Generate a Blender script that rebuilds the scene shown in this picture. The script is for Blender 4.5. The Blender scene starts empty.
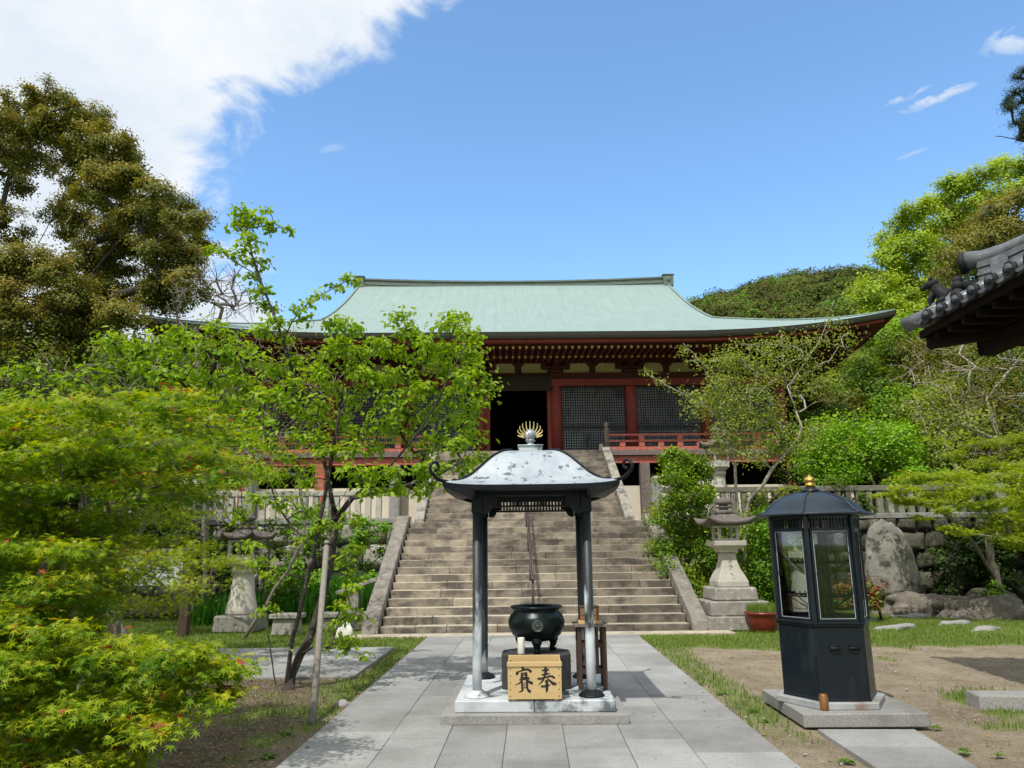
import bpy, math, random
import numpy as np
from mathutils import Vector, Matrix, noise as mnoise
R = math.radians
PI = math.pi
random.seed(7)
rng = np.random.default_rng(11)
scene = bpy.context.scene
COL = scene.collection

# ------------------------------------------------------------------ camera
F_PX, EYE = 740.0, 1.6
YAW, PITCH, ROLL = R(1.3057), R(12.51), 0.0105
def _axes():
    cy, sy = math.cos(YAW), math.sin(YAW)
    f = Vector((-sy*math.cos(PITCH), cy*math.cos(PITCH), math.sin(PITCH)))
    r = Vector((cy, sy, 0)); u = r.cross(f)
    c, s = math.cos(ROLL), math.sin(ROLL)
    return c*r - s*u, s*r + c*u, f
AX_R, AX_U, AX_F = _axes()
cam_data = bpy.data.cameras.new('camera')
cam = bpy.data.objects.new('camera', cam_data); COL.objects.link(cam)
cam_data.sensor_width = 36.0; cam_data.lens = F_PX/1024*36
cam_data.clip_start = 0.05; cam_data.clip_end = 5000
m = Matrix.Identity(4)
for i in range(3):
    m[i][0] = AX_R[i]; m[i][1] = AX_U[i]; m[i][2] = -AX_F[i]
m[2][3] = EYE
cam.matrix_world = m
scene.camera = cam
def at(px, py, Y):
    d = AX_F + AX_R*((px-512)/F_PX) - AX_U*((py-384)/F_PX)
    d = d*(Y/d.y)
    return Vector((d.x, d.y, d.z+EYE))
def ground(px, py, z=0.0):
    d = AX_F + AX_R*((px-512)/F_PX) - AX_U*((py-384)/F_PX)
    d = d*((z-EYE)/d.z)
    return Vector((d.x, d.y, d.z+EYE))

# ------------------------------------------------------------------ light
SUN_EL = R(58.0)
SUN_H = Vector((-0.40, -0.917, 0)).normalized()
to_sun = Vector((SUN_H.x*math.cos(SUN_EL), SUN_H.y*math.cos(SUN_EL), math.sin(SUN_EL)))
sd = bpy.data.lights.new('sun', 'SUN'); sd.energy = 4.0; sd.angle = R(0.53); sd.color = (1.0, 0.955, 0.88)
so = bpy.data.objects.new('sun', sd); COL.objects.link(so)
so.rotation_euler = to_sun.to_track_quat('Z', 'Y').to_euler(); so.location = to_sun*30
world = bpy.data.worlds.new('World'); scene.world = world; world.use_nodes = True
def build_world():
    nt = world.node_tree; nt.nodes.clear(); N = nt.nodes.new; L = nt.links.new
    out = N('ShaderNodeOutputWorld'); bg = N('ShaderNodeBackground'); bg.inputs['Strength'].default_value = 0.12
    sky = N('ShaderNodeTexSky'); sky.sky_type = 'NISHITA'; sky.sun_disc = False
    sky.sun_elevation = SUN_EL; sky.sun_rotation = math.atan2(SUN_H.x, SUN_H.y)
    sky.air_density = 1.0; sky.dust_density = 0.35; sky.ozone_density = 1.6; sky.altitude = 30
    tint = N('ShaderNodeMix'); tint.data_type = 'RGBA'; tint.blend_type = 'MULTIPLY'; tint.inputs[0].default_value = 1.0
    tint.inputs[7].default_value = SKY_TINT
    L(sky.outputs[0], tint.inputs[6])
    tc = N('ShaderNodeTexCoord'); sep = N('ShaderNodeSeparateXYZ'); L(tc.outputs['Generated'], sep.inputs[0])
    def M(op, a, b=None, c=None, clamp=False):
        n = N('ShaderNodeMath'); n.operation = op; n.use_clamp = clamp
        for k, v in enumerate((a, b, c)):
            if v is None: continue
            if hasattr(v, 'links'): L(v, n.inputs[k])
            else: n.inputs[k].default_value = v
        return n.outputs[0]
    z = M('MAXIMUM', sep.outputs[2], 0.06)
    X = M('DIVIDE', sep.outputs[0], z); Y = M('DIVIDE', sep.outputs[1], z)
    comb = N('ShaderNodeCombineXYZ'); L(X, comb.inputs[0]); L(Y, comb.inputs[1])
    mapd = N('ShaderNodeMapping'); mapd.inputs['Scale'].default_value = (1.0, 1.0, 1.5); L(tc.outputs['Generated'], mapd.inputs[0])
    def noise(scale, detail, rough, w=0.0, dist=0.0):
        n = N('ShaderNodeTexNoise'); n.inputs['Scale'].default_value = scale; n.inputs['Detail'].default_value = detail
        n.inputs['Roughness'].default_value = rough; n.inputs['Distortion'].default_value = dist
        ad = N('ShaderNodeVectorMath'); ad.operation = 'ADD'; ad.inputs[1].default_value = (w, w*0.7, w*0.3)
        L(mapd.outputs[0], ad.inputs[0]); L(ad.outputs[0], n.inputs['Vector']); return n.outputs[0]
    nb = noise(4.0, 4, 0.5, 3.1); nf = noise(9.0, 9, 0.60, 8.2, 0.3); nv = noise(4.5, 7, 0.6, 5.5)
    nw = noise(26.0, 6, 0.65, 2.2, 0.6)
    edge = M('ADD', M('MULTIPLY', M('EXPONENT', M('MULTIPLY', M('SUBTRACT', Y, 1.2), -2.2)), 0.97), -1.05)
    dist = M('SUBTRACT', edge, X)
    dist = M('ADD', dist, M('MULTIPLY', M('SUBTRACT', nb, 0.5), 0.55))
    dist = M('ADD', dist, M('MULTIPLY', M('SUBTRACT', nf, 0.5), 0.85))
    mr = N('ShaderNodeMapRange'); mr.interpolation_type = 'SMOOTHSTEP'; mr.inputs[1].default_value = -0.03; mr.inputs[2].default_value = 0.17
    L(dist, mr.inputs[0]); big = mr.outputs[0]
    # thin wisps on the right of the sky
    def wisp(cx, cy, ang, a, b, gain):
        dx = M('SUBTRACT', X, cx); dy = M('SUBTRACT', Y, cy)
        u = M('ADD', M('MULTIPLY', dx, math.cos(ang)), M('MULTIPLY', dy, math.sin(ang)))
        v = M('SUBTRACT', M('MULTIPLY', dy, math.cos(ang)), M('MULTIPLY', dx, math.sin(ang)))
        v = M('ADD', v, M('MULTIPLY', M('SUBTRACT', nw, 0.5), b*4.5)); u = M('ADD', u, M('MULTIPLY', M('SUBTRACT', nf, 0.5), a*2.5))
        r = M('ADD', M('POWER', M('ABSOLUTE', M('DIVIDE', u, a)), 2.0), M('POWER', M('ABSOLUTE', M('DIVIDE', v, b)), 2.0))
        k = M('SUBTRACT', 1.0, r, clamp=True)
        return M('MULTIPLY', M('MULTIPLY', k, gain), M('MULTIPLY', M('SUBTRACT', nw, 0.28), 2.6, clamp=True), clamp=True)
    w = wisp(0.935, 1.557, R(-38), 0.085, 0.022, 1.25)
    w = M('MAXIMUM', w, wisp(0.872, 1.535, R(-48), 0.06, 0.016, 0.8))
    w = M('MAXIMUM', w, wisp(1.00, 1.36, R(12), 0.06, 0.035, 1.0))
    w = M('MAXIMUM', w, wisp(-0.50, 1.70, R(-30), 0.05, 0.02, 0.55))
    w = M('MAXIMUM', w, wisp(1.02, 1.79, R(-50), 0.045, 0.012, 0.45))
    mask = M('MAXIMUM', big, w)
    cc = N('ShaderNodeMix'); cc.data_type = 'RGBA'; cc.inputs[6].default_value = CLOUD_DARK; cc.inputs[7].default_value = CLOUD_LIGHT
    cr = N('ShaderNodeMapRange'); cr.inputs[1].default_value = 0.36; cr.inputs[2].default_value = 0.62; L(nv, cr.inputs[0]); L(cr.outputs[0], cc.inputs[0])
    mx = N('ShaderNodeMix'); mx.data_type = 'RGBA'; L(mask, mx.inputs[0]); L(tint.outputs[2], mx.inputs[6]); L(cc.outputs[2], mx.inputs[7])
    L(mx.outputs[2], bg.inputs[0]); L(bg.outputs[0], out.inputs[0])
SKY_TINT = (1.80, 2.22, 2.38, 1)
CLOUD_DARK = (6.4, 7.1, 7.9, 1); CLOUD_LIGHT = (8.2, 8.4, 8.6, 1)
build_world()
scene.view_settings.view_transform = 'Standard'; scene.view_settings.look = 'None'
scene.view_settings.exposure = 0.0; scene.view_settings.gamma = 1.0; scene.view_settings.use_curve_mapping = False
scene.cycles.max_bounces = 7; scene.cycles.diffuse_bounces = 3; scene.cycles.glossy_bounces = 3
scene.cycles.transmission_bounces = 4; scene.cycles.transparent_max_bounces = 8
scene.cycles.use_denoising = True
scene.cycles.caustics_reflective = False; scene.cycles.caustics_refractive = False
scene.cycles.sample_clamp_indirect = 6.0

# ------------------------------------------------------------------ materials
def rgba(c): return (c[0], c[1], c[2], 1.0)
def mat(name, c1, c2=None, scale=4.0, rough=0.8, bump=0.0, bscale=None, c3=None, s3=1.2, t3=(0.55, 0.7), metallic=0.0,
        rnd=0.0, stretch=(1, 1, 1), spec=0.5, coat=0.0, detail=6, rough2=None):
    m = bpy.data.materials.new(name); m.use_nodes = True; nt = m.node_tree; N = nt.nodes.new; L = nt.links.new
    b = nt.nodes['Principled BSDF']; b.inputs['Roughness'].default_value = rough; b.inputs['Metallic'].default_value = metallic
    b.inputs['Specular IOR Level'].default_value = spec
    if coat: b.inputs['Coat Weight'].default_value = coat; b.inputs['Coat Roughness'].default_value = 0.15
    tc = N('ShaderNodeTexCoord'); mp = N('ShaderNodeMapping'); mp.inputs['Scale'].default_value = stretch; L(tc.outputs['Object'], mp.inputs[0])
    col = None
    def ns(sc, dt=6, ro=0.6):
        n = N('ShaderNodeTexNoise'); n.inputs['Scale'].default_value = sc; n.inputs['Detail'].default_value = dt; n.inputs['Roughness'].default_value = ro
        L(mp.outputs[0], n.inputs['Vector']); return n.outputs[0]
    def mixc(fac, a, bb, mode='MIX'):
        n = N('ShaderNodeMix'); n.data_type = 'RGBA'; n.blend_type = mode
        for s, v in ((0, fac), (6, a), (7, bb)):
            if hasattr(v, 'links'): L(v, n.inputs[s])
            else: n.inputs[s].default_value = v
        return n.outputs[2]
    def rng_(v, a, bq, c=0.0, d=1.0):
        n = N('ShaderNodeMapRange'); n.inputs[1].default_value = a; n.inputs[2].default_value = bq; n.inputs[3].default_value = c; n.inputs[4].default_value = d
        L(v, n.inputs[0]); return n.outputs[0]
    c2 = c2 or tuple(v*0.8 for v in c1)
    n1 = ns(scale, detail)
    col = mixc(rng_(n1, 0.33, 0.67), rgba(c1), rgba(c2))
    if c3: col = mixc(rng_(ns(s3, 7, 0.65), t3[0], t3[1]), col, rgba(c3))
    if rnd:
        at_ = N('ShaderNodeAttribute'); at_.attribute_name = 'rnd'
        k = rng_(at_.outputs['Fac'], 0, 1, 1-rnd, 1+rnd)
        cb = N('ShaderNodeCombineColor'); L(k, cb.inputs[0]); L(k, cb.inputs[1]); L(k, cb.inputs[2])
        col = mixc(1.0, col, cb.outputs[0], 'MULTIPLY')
    L(col, b.inputs['Base Color'])
    if rough2 is not None: L(rng_(n1, 0.35, 0.65, rough, rough2), b.inputs['Roughness'])
    if bump:
        bp = N('ShaderNodeBump'); bp.inputs['Strength'].default_value = 1.0; bp.inputs['Distance'].default_value = bump
        L(ns(bscale or scale*3, 6, 0.65), bp.inputs['Height']); L(bp.outputs[0], b.inputs['Normal'])
    return m
def leafmat(name, stops, trans=0.35, rough=0.5, spec=0.2):
    m = bpy.data.materials.new(name); m.use_nodes = True; nt = m.node_tree; N = nt.nodes.new; L = nt.links.new
    b = nt.nodes['Principled BSDF']; out = nt.nodes['Material Output']
    b.inputs['Roughness'].default_value = rough; b.inputs['Specular IOR Level'].default_value = spec
    a = N('ShaderNodeAttribute'); a.attribute_name = 'rnd'
    cr = N('ShaderNodeValToRGB'); L(a.outputs['Fac'], cr.inputs[0]); e = cr.color_ramp.elements
    while len(e) < len(stops): e.new(0.5)
    for k, (p, c) in enumerate(stops): e[k].position = p; e[k].color = rgba(c)
    L(cr.outputs[0], b.inputs['Base Color'])
    tr = N('ShaderNodeBsdfTranslucent')
    hs = N('ShaderNodeHueSaturation'); hs.inputs['Saturation'].default_value = 1.1; hs.inputs['Value'].default_value = 1.45; hs.inputs['Hue'].default_value = 0.49
    L(cr.outputs[0], hs.inputs['Color']); L(hs.outputs[0], tr.inputs[0])
    mx = N('ShaderNodeMixShader'); mx.inputs[0].default_value = trans; L(b.outputs[0], mx.inputs[1]); L(tr.outputs[0], mx.inputs[2]); L(mx.outputs[0], out.inputs[0])
    return m
MT = {}
MT['granite'] = mat('granite', (0.35,0.345,0.325), (0.22,0.218,0.205), 60, 0.85, 0.005, 90, (0.155,0.15,0.135), 2.2, (0.50,0.72), rnd=0.14, detail=3)
MT['old_stone'] = mat('old_stone', (0.36,0.34,0.29), (0.24,0.225,0.19), 6, 0.9, 0.012, 30, (0.10,0.095,0.08), 3.0, (0.52,0.66), rnd=0.2)
MT['pale_stone'] = mat('pale_stone', (0.52,0.49,0.42), (0.40,0.375,0.32), 5, 0.88, 0.006, 40, (0.20,0.19,0.16), 2.4, (0.58,0.75), rnd=0.1)
MT['lichen_stone'] = mat('lichen_stone', (0.30,0.28,0.245), (0.20,0.185,0.16), 7, 0.92, 0.012, 30, (0.44,0.43,0.38), 9.0, (0.56,0.64), rnd=0.15)
MT['rough_rock'] = mat('rough_rock', (0.10,0.092,0.068), (0.040,0.038,0.028), 3.2, 0.95, 0.03, 9, (0.19,0.18,0.125), 3.0, (0.60,0.70), rnd=0.6)  # colour darkened to carry the tree shade on the right wall
MT['mossy_roof'] = mat('mossy_lantern_roof', (0.165,0.14,0.125), (0.095,0.08,0.07), 8, 0.95, 0.012, 30, (0.30,0.285,0.25), 8, (0.60,0.68))
MT['monolith'] = mat('monolith', (0.30,0.285,0.25), (0.15,0.14,0.12), 2.2, 0.92, 0.03, 8, (0.05,0.045,0.04), 2.6, (0.50,0.60), rnd=0.1)
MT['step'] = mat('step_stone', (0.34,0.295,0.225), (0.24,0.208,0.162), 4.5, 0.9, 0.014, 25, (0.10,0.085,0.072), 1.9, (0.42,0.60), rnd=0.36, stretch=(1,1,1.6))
MT['boulder'] = mat('boulder_stone', (0.19,0.165,0.135), (0.11,0.095,0.078), 4, 0.93, 0.03, 12, (0.30,0.28,0.24), 5.0, (0.58,0.70), rnd=0.1)
MT['tread'] = mat('lit_tread_stone', (0.50,0.44,0.335), (0.38,0.33,0.245), 5.0, 0.9, 0.004, 25, (0.22,0.185,0.14), 1.6, (0.52,0.70), rnd=0.2)  # paler than the risers: sun on step tops put into the colour, besides wear
MT['stringer'] = mat('stringer_stone', (0.26,0.235,0.20), (0.15,0.135,0.115), 5, 0.93, 0.01, 30, (0.36,0.34,0.29), 4, (0.58,0.7))
MT['paving'] = mat('paving', (0.36,0.358,0.345), (0.25,0.25,0.242), 70, 0.85, 0.004, 110, (0.20,0.197,0.185), 1.3, (0.42,0.72), rnd=0.17, detail=3)
MT['lead'] = mat('weathered_sheet', (0.47,0.515,0.545), (0.28,0.335,0.38), 2.6, 0.42, 0.006, 20, (0.10,0.115,0.13), 11, (0.575,0.63), metallic=0.2, stretch=(1,1,0.7))
MT['dark_bronze'] = mat('dark_bronze', (0.010,0.014,0.018), (0.006,0.008,0.010), 6, 0.5, 0.002, 30, (0.035,0.042,0.047), 3, (0.62,0.8), metallic=0.0, spec=0.22)
MT['burner'] = mat('burner_bronze', (0.010,0.020,0.018), (0.006,0.012,0.011), 5, 0.3, 0.002, 30, metallic=0.6)
MT['navy'] = mat('navy_metal', (0.007,0.013,0.020), (0.004,0.007,0.010), 3, 0.22, 0.001, 40, (0.022,0.032,0.040), 3.0, (0.56,0.75), spec=0.4, stretch=(1.6,1.6,0.5), rough2=0.4)
MT['navy_roof'] = mat('navy_roof', (0.016,0.027,0.040), (0.011,0.019,0.029), 5, 0.40, 0.001, 40, spec=0.4)
MT['gold'] = mat('gold', (0.85,0.58,0.12), (0.75,0.47,0.08), 5, 0.25, metallic=1.0)
MT['flame_gold'] = mat('flame_gold', (0.62,0.50,0.20), (0.45,0.38,0.18), 20, 0.45, metallic=0.5)
MT['silver'] = mat('silver', (0.45,0.48,0.50), (0.30,0.33,0.35), 20, 0.3, metallic=0.6)
MT['whitewash'] = mat('whitened_metal', (0.62,0.65,0.66), (0.42,0.46,0.48), 4, 0.6, 0.002, 30, (0.10,0.12,0.13), 3.2, (0.52,0.62))
MT['new_wood'] = mat('new_wood', (0.60,0.435,0.205), (0.52,0.365,0.16), 2.5, 0.55, 0.001, 40, (0.42,0.28,0.12), 5, (0.62,0.75), stretch=(1,1,7))
MT['ink'] = mat('ink', (0.012,0.009,0.008), None, 4, 0.7)
MT['brown_wood'] = mat('brown_wood', (0.075,0.045,0.028), (0.045,0.026,0.017), 4, 0.75, 0.003, 30, stretch=(6,6,1))
MT['mid_wood'] = mat('mid_wood', (0.26,0.15,0.07), (0.18,0.10,0.045), 5, 0.7)
MT['grey_wood'] = mat('grey_wood', (0.23,0.20,0.17), (0.14,0.12,0.10), 4, 0.85, 0.004, 30, stretch=(5,5,1))
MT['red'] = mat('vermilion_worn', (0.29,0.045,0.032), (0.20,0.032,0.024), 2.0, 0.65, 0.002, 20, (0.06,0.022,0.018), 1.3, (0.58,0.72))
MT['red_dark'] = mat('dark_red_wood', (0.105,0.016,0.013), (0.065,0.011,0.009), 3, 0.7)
MT['red_rail'] = mat('faded_red', (0.52,0.13,0.09), (0.36,0.09,0.065), 5, 0.75, 0.002, 30, (0.34,0.26,0.22), 6, (0.54,0.66))
MT['weather_beam'] = mat('weathered_beam', (0.21,0.165,0.15), (0.13,0.10,0.09), 4, 0.85, 0.003, 30, stretch=(1,5,5))
MT['plaster'] = mat('cream_plaster', (0.62,0.54,0.36), (0.56,0.48,0.31), 2, 0.9)
MT['plaster_w'] = mat('white_plaster', (0.74,0.68,0.55), (0.68,0.61,0.48), 2, 0.9, c3=(0.40,0.35,0.26), s3=2, t3=(0.62, 0.8))
MT['lattice'] = mat('lattice_wood', (0.022,0.022,0.024), (0.014,0.014,0.015), 4, 0.6)
MT['lattice_back'] = mat('lattice_backing', (0.72,0.75,0.80), (0.42,0.44,0.48), 1.3, 0.5, c3=(0.16,0.16,0.18), s3=1.4, t3=(0.52,0.66))  # pale bluish grey stands in for sky reflected in the panels
MT['shaded_lichen_fence'] = mat('shaded_lichen_fence_stone', (0.23,0.22,0.17), (0.13,0.125,0.095), 5, 0.93, 0.006, 40, (0.36,0.35,0.28), 5, (0.56,0.68), rnd=0.2)  # base darkened for the tree shade on it; paler spots are lichen
MT['blind'] = mat('dark_blind', (0.035,0.024,0.016), (0.02,0.014,0.01), 10, 0.8, stretch=(1,1,8))
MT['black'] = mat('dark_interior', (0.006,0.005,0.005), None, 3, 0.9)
MT['eave_layer'] = mat('eave_layers', (0.070,0.068,0.055), (0.045,0.043,0.036), 4, 0.85, 0.003, 20, stretch=(1,1,10))
MT['ridge'] = mat('ridge_copper', (0.15,0.19,0.155), (0.10,0.125,0.105), 3, 0.7, 0.003, 20, stretch=(1,1,5))
MT['rafter_tip'] = mat('rafter_tip', (0.66,0.48,0.16), (0.5,0.36,0.12), 8, 0.6)
MT['tile'] = mat('roof_tile', (0.15,0.157,0.17), (0.08,0.084,0.092), 9, 0.30, 0.002, 50, (0.25,0.257,0.265), 4, (0.55,0.8))
MT['tile_dark'] = mat('roof_tile_end', (0.022,0.023,0.026), (0.013,0.013,0.015), 9, 0.6, 0.004, 60, spec=0.2)
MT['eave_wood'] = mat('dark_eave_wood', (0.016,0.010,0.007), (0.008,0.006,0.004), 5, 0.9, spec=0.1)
MT['bark_dark'] = mat('bark_dark', (0.065,0.052,0.042), (0.035,0.028,0.023), 9, 0.95, 0.01, 40, (0.22,0.21,0.19), 11, (0.58,0.66))
MT['bark_grey'] = mat('bark_grey', (0.24,0.21,0.18), (0.14,0.12,0.10), 7, 0.95, 0.008, 40, (0.36,0.34,0.31), 9, (0.56,0.68))
MT['bark_pale'] = mat('bark_pale', (0.42,0.38,0.33), (0.28,0.25,0.21), 7, 0.95, 0.006, 40)
MT['stake'] = mat('weathered_stake', (0.30,0.27,0.235), (0.20,0.18,0.155), 6, 0.9, 0.003, 40, stretch=(6,6,1))
MT['red_pot'] = mat('red_glazed_pot', (0.19,0.022,0.016), (0.13,0.016,0.012), 4, 0.35)
MT['soil'] = mat('soil', (0.06,0.045,0.03), (0.035,0.027,0.018), 20, 0.95, 0.01, 60)
MT['white_cup'] = mat('white_ceramic', (0.72,0.70,0.62), (0.66,0.64,0.56), 5, 0.4)
MT['brown_cup'] = mat('brown_metal', (0.30,0.15,0.05), (0.20,0.09,0.03), 8, 0.35, metallic=0.4)
MT['white_paint'] = mat('white_board', (0.66,0.69,0.66), (0.58,0.61,0.59), 3, 0.7)
MT['plastic_sheet'] = mat('pale_sheet', (0.48,0.50,0.54), (0.40,0.42,0.46), 5, 0.5)
MT['rail_metal'] = mat('handrail_metal', (0.07,0.045,0.042), (0.05,0.032,0.03), 6, 0.5)
def glassmat():
    m = bpy.data.materials.new('case_glass'); m.use_nodes = True; nt = m.node_tree; N = nt.nodes.new; L = nt.links.new
    nt.nodes.remove(nt.nodes['Principled BSDF']); out = nt.nodes['Material Output']
    tr = N('ShaderNodeBsdfTransparent'); tr.inputs[0].default_value = (0.90,0.93,0.92,1); gl = N('ShaderNodeBsdfGlossy'); gl.inputs['Roughness'].default_value = 0.02
    fr = N('ShaderNodeFresnel'); fr.inputs[0].default_value = 1.5
    mx = N('ShaderNodeMixShader'); L(fr.outputs[0], mx.inputs[0]); L(tr.outputs[0], mx.inputs[1]); L(gl.outputs[0], mx.inputs[2]); L(mx.outputs[0], out.inputs[0])
    return m
MT['glass'] = glassmat()
def coppermat():   # verdigris roofing laid in narrow courses
    m = bpy.data.materials.new('verdigris_copper'); m.use_nodes = True; nt = m.node_tree; N = nt.nodes.new; L = nt.links.new
    b = nt.nodes['Principled BSDF']; b.inputs['Roughness'].default_value = 0.62
    uv = N('ShaderNodeUVMap'); uv.uv_map = 'UVMap'
    br = N('ShaderNodeTexBrick'); br.inputs['Scale'].default_value = 1.0; br.inputs['Brick Width'].default_value = 0.9; br.inputs['Row Height'].default_value = 0.24
    br.inputs['Mortar Size'].default_value = 0.012; br.inputs['Color1'].default_value = (0.255,0.360,0.335,1); br.inputs['Color2'].default_value = (0.205,0.305,0.285,1)
    br.inputs['Mortar'].default_value = (0.16,0.225,0.195,1); L(uv.outputs[0], br.inputs['Vector'])
    tc = N('ShaderNodeTexCoord')
    def ns(sc, st):
        mp = N('ShaderNodeMapping'); mp.inputs['Scale'].default_value = st; L(tc.outputs['Object'], mp.inputs[0])
        n = N('ShaderNodeTexNoise'); n.inputs['Scale'].default_value = sc; n.inputs['Detail'].default_value = 7; n.inputs['Roughness'].default_value = 0.65
        L(mp.outputs[0], n.inputs['Vector'])
        r = N('ShaderNodeMapRange'); r.inputs[1].default_value = 0.35; r.inputs[2].default_value = 0.7; L(n.outputs[0], r.inputs[0]); return r.outputs[0]
    def mix(f, a, c, k):
        n = N('ShaderNodeMix'); n.data_type = 'RGBA'; mm = N('ShaderNodeMath'); mm.operation = 'MULTIPLY'; mm.inputs[1].default_value = k; L(f, mm.inputs[0]); L(mm.outputs[0], n.inputs[0])
        L(a, n.inputs[6]); n.inputs[7].default_value = c; return n.outputs[2]
    c = mix(ns(0.6, (1,1,1)), br.outputs[0], (0.28,0.36,0.32,1), 0.6)
    c = mix(ns(1.5, (3,0.35,0.35)), c, (0.17,0.25,0.225,1), 0.7); c = mix(ns(4.0, (2.2,0.12,0.12)), c, (0.34,0.42,0.40,1), 0.5); c = mix(ns(0.35, (1,1,1)), c, (0.22,0.34,0.32,1), 0.5)
    c = mix(ns(6, (1,1,1)), c, (0.30,0.39,0.37,1), 0.35)
    L(c, b.inputs['Base Color'])
    bp = N('ShaderNodeBump'); bp.inputs['Distance'].default_value = 0.02; L(br.outputs['Fac'], bp.inputs['Height']); bp.invert = True; L(bp.outputs[0], b.inputs['Normal'])
    return m
MT['copper'] = coppermat()

# ------------------------------------------------------------------ mesh helpers
class MB:
    def __init__(s): s.v = []; s.f = []; s.r = []; s.s = []; s.m = []; s.rnd = 0.5; s.mi = 0
    def add(s, vs, fs, smooth=False, M=None):
        o = len(s.v)
        if M is not None: vs = [M @ Vector(v) for v in vs]
        s.v.extend([tuple(v) for v in vs]); s.f.extend([tuple(i+o for i in f) for f in fs])
        s.r.extend([s.rnd]*len(fs)); s.s.extend([smooth]*len(fs)); s.m.extend([s.mi]*len(fs)); return s
    def box(s, x0, x1, y0, y1, z0, z1, M=None, top=None):
        # top: (dx, dy) inset of the upper face
        dx, dy = top or (0, 0)
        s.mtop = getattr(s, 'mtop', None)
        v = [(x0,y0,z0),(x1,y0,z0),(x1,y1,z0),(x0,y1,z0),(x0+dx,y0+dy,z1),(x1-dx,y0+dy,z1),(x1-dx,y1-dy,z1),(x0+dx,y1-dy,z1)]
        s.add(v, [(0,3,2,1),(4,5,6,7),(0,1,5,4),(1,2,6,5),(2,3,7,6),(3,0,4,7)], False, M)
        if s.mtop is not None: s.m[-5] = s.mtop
        return s
    def tube(s, pts, rad, n=8, smooth=True, cap=True, squash=None):
        pts = [Vector(p) for p in pts]; k = len(pts)
        if not hasattr(rad, '__len__'): rad = [rad]*k
        t0 = (pts[1]-pts[0]).normalized(); up = Vector((0,0,1)) if abs(t0.z) < 0.9 else Vector((1,0,0))
        a = t0.cross(up).normalized(); vs = []
        for i, p in enumerate(pts):
            t = (pts[min(i+1,k-1)]-pts[max(i-1,0)])
            t = t.normalized() if t.length > 1e-9 else t0
            a = (a - t*a.dot(t)); a = a.normalized() if a.length > 1e-6 else t.orthogonal().normalized()
            b = t.cross(a)
            for j in range(n):
                w = 2*PI*j/n + (PI/n if n == 4 else 0)
                vs.append(p + (a*math.cos(w) + b*math.sin(w)*(squash or 1))*rad[i])
        fs = [(i*n+j, i*n+(j+1)%n, (i+1)*n+(j+1)%n, (i+1)*n+j) for i in range(k-1) for j in range(n)]
        if cap: fs += [tuple(range(n-1,-1,-1)), tuple((k-1)*n+j for j in range(n))]
        return s.add(vs, fs, smooth)
    def lathe(s, prof, n=24, c=(0,0,0), smooth=True, rot=0.0, M=None, cap=True):
        # prof: (radius, z) pairs; n=4 gives square sections measured to the flat
        k = 1/math.cos(PI/n) if n <= 8 else 1
        vs = [(c[0]+r*k*math.cos(2*PI*j/n+rot), c[1]+r*k*math.sin(2*PI*j/n+rot), c[2]+z) for r, z in prof for j in range(n)]
        m_ = len(prof)
        fs = [(i*n+j, i*n+(j+1)%n, (i+1)*n+(j+1)%n, (i+1)*n+j) for i in range(m_-1) for j in range(n)]
        if cap: fs += [tuple(range(n-1,-1,-1)), tuple((m_-1)*n+j for j in range(n))]
        return s.add(vs, fs, smooth, M)
    def sphere(s, c, r, n=12, sq=(1,1,1)):
        prof = [(max(1e-3, r*math.sin(PI*i/n)), -r*math.cos(PI*i/n)) for i in range(n+1)]
        vs = [(c[0]+q*sq[0]*math.cos(2*PI*j/16), c[1]+q*sq[1]*math.sin(2*PI*j/16), c[2]+z*sq[2]) for q, z in prof for j in range(16)]
        fs = [(i*16+j, i*16+(j+1)%16, (i+1)*16+(j+1)%16, (i+1)*16+j) for i in range(n) for j in range(16)]
        return s.add(vs, fs, True)
    def prism(s, poly, z0, z1, M=None):
        n = len(poly); vs = [(x,y,z0) for x,y in poly]+[(x,y,z1) for x,y in poly]
        fs = [tuple(range(n-1,-1,-1)), tuple(range(n,2*n))]+[(i,(i+1)%n,n+(i+1)%n,n+i) for i in range(n)]
        return s.add(vs, fs, False, M)
    def grid(s, fn, nu, nv, smooth=True):
        vs = [fn(i/nu, j/nv) for j in range(nv+1) for i in range(nu+1)]
        fs = [(j*(nu+1)+i, j*(nu+1)+i+1, (j+1)*(nu+1)+i+1, (j+1)*(nu+1)+i) for j in range(nv) for i in range(nu)]
        return s.add(vs, fs, smooth)
    def build(s, name, material, parent=None, bevel=0.0, uvs=None, label=None, segs=1, extra=()):
        me = bpy.data.meshes.new(name); me.from_pydata(s.v, [], s.f); me.update()
        me.polygons.foreach_set('use_smooth', s.s)
        a = me.attributes.new('rnd', 'FLOAT', 'FACE'); a.data.foreach_set('value', s.r)
        me.materials.append(MT[material] if isinstance(material, str) else material)
        for x_ in extra: me.materials.append(MT[x_])
        if extra: me.polygons.foreach_set('material_index', s.m)
        if uvs is not None:
            ul = me.uv_layers.new(name='UVMap'); idx = np.empty(len(me.loops), dtype=np.int32); me.loops.foreach_get('vertex_index', idx)
            ul.data.foreach_set('uv', np.asarray(uvs, dtype=np.float32)[idx].ravel())
        o = bpy.data.objects.new(name, me); COL.objects.link(o)
        if parent is not None: o.parent = parent
        if bevel:
            b = o.modifiers.new('edge_wear', 'BEVEL'); b.width = bevel; b.segments = segs; b.limit_method = 'ANGLE'; b.angle_limit = R(40)
        if label: o['label'] = label
        return o
def thing(name, label, cat, loc=(0,0,0), rotz=0.0, group=None):
    o = bpy.data.objects.new(name, None); COL.objects.link(o); o.location = loc; o.rotation_euler = (0,0,rotz)
    o.empty_display_size = 0.2; o['label'] = label; o['category'] = cat
    if group: o['group'] = group
    return o
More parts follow.
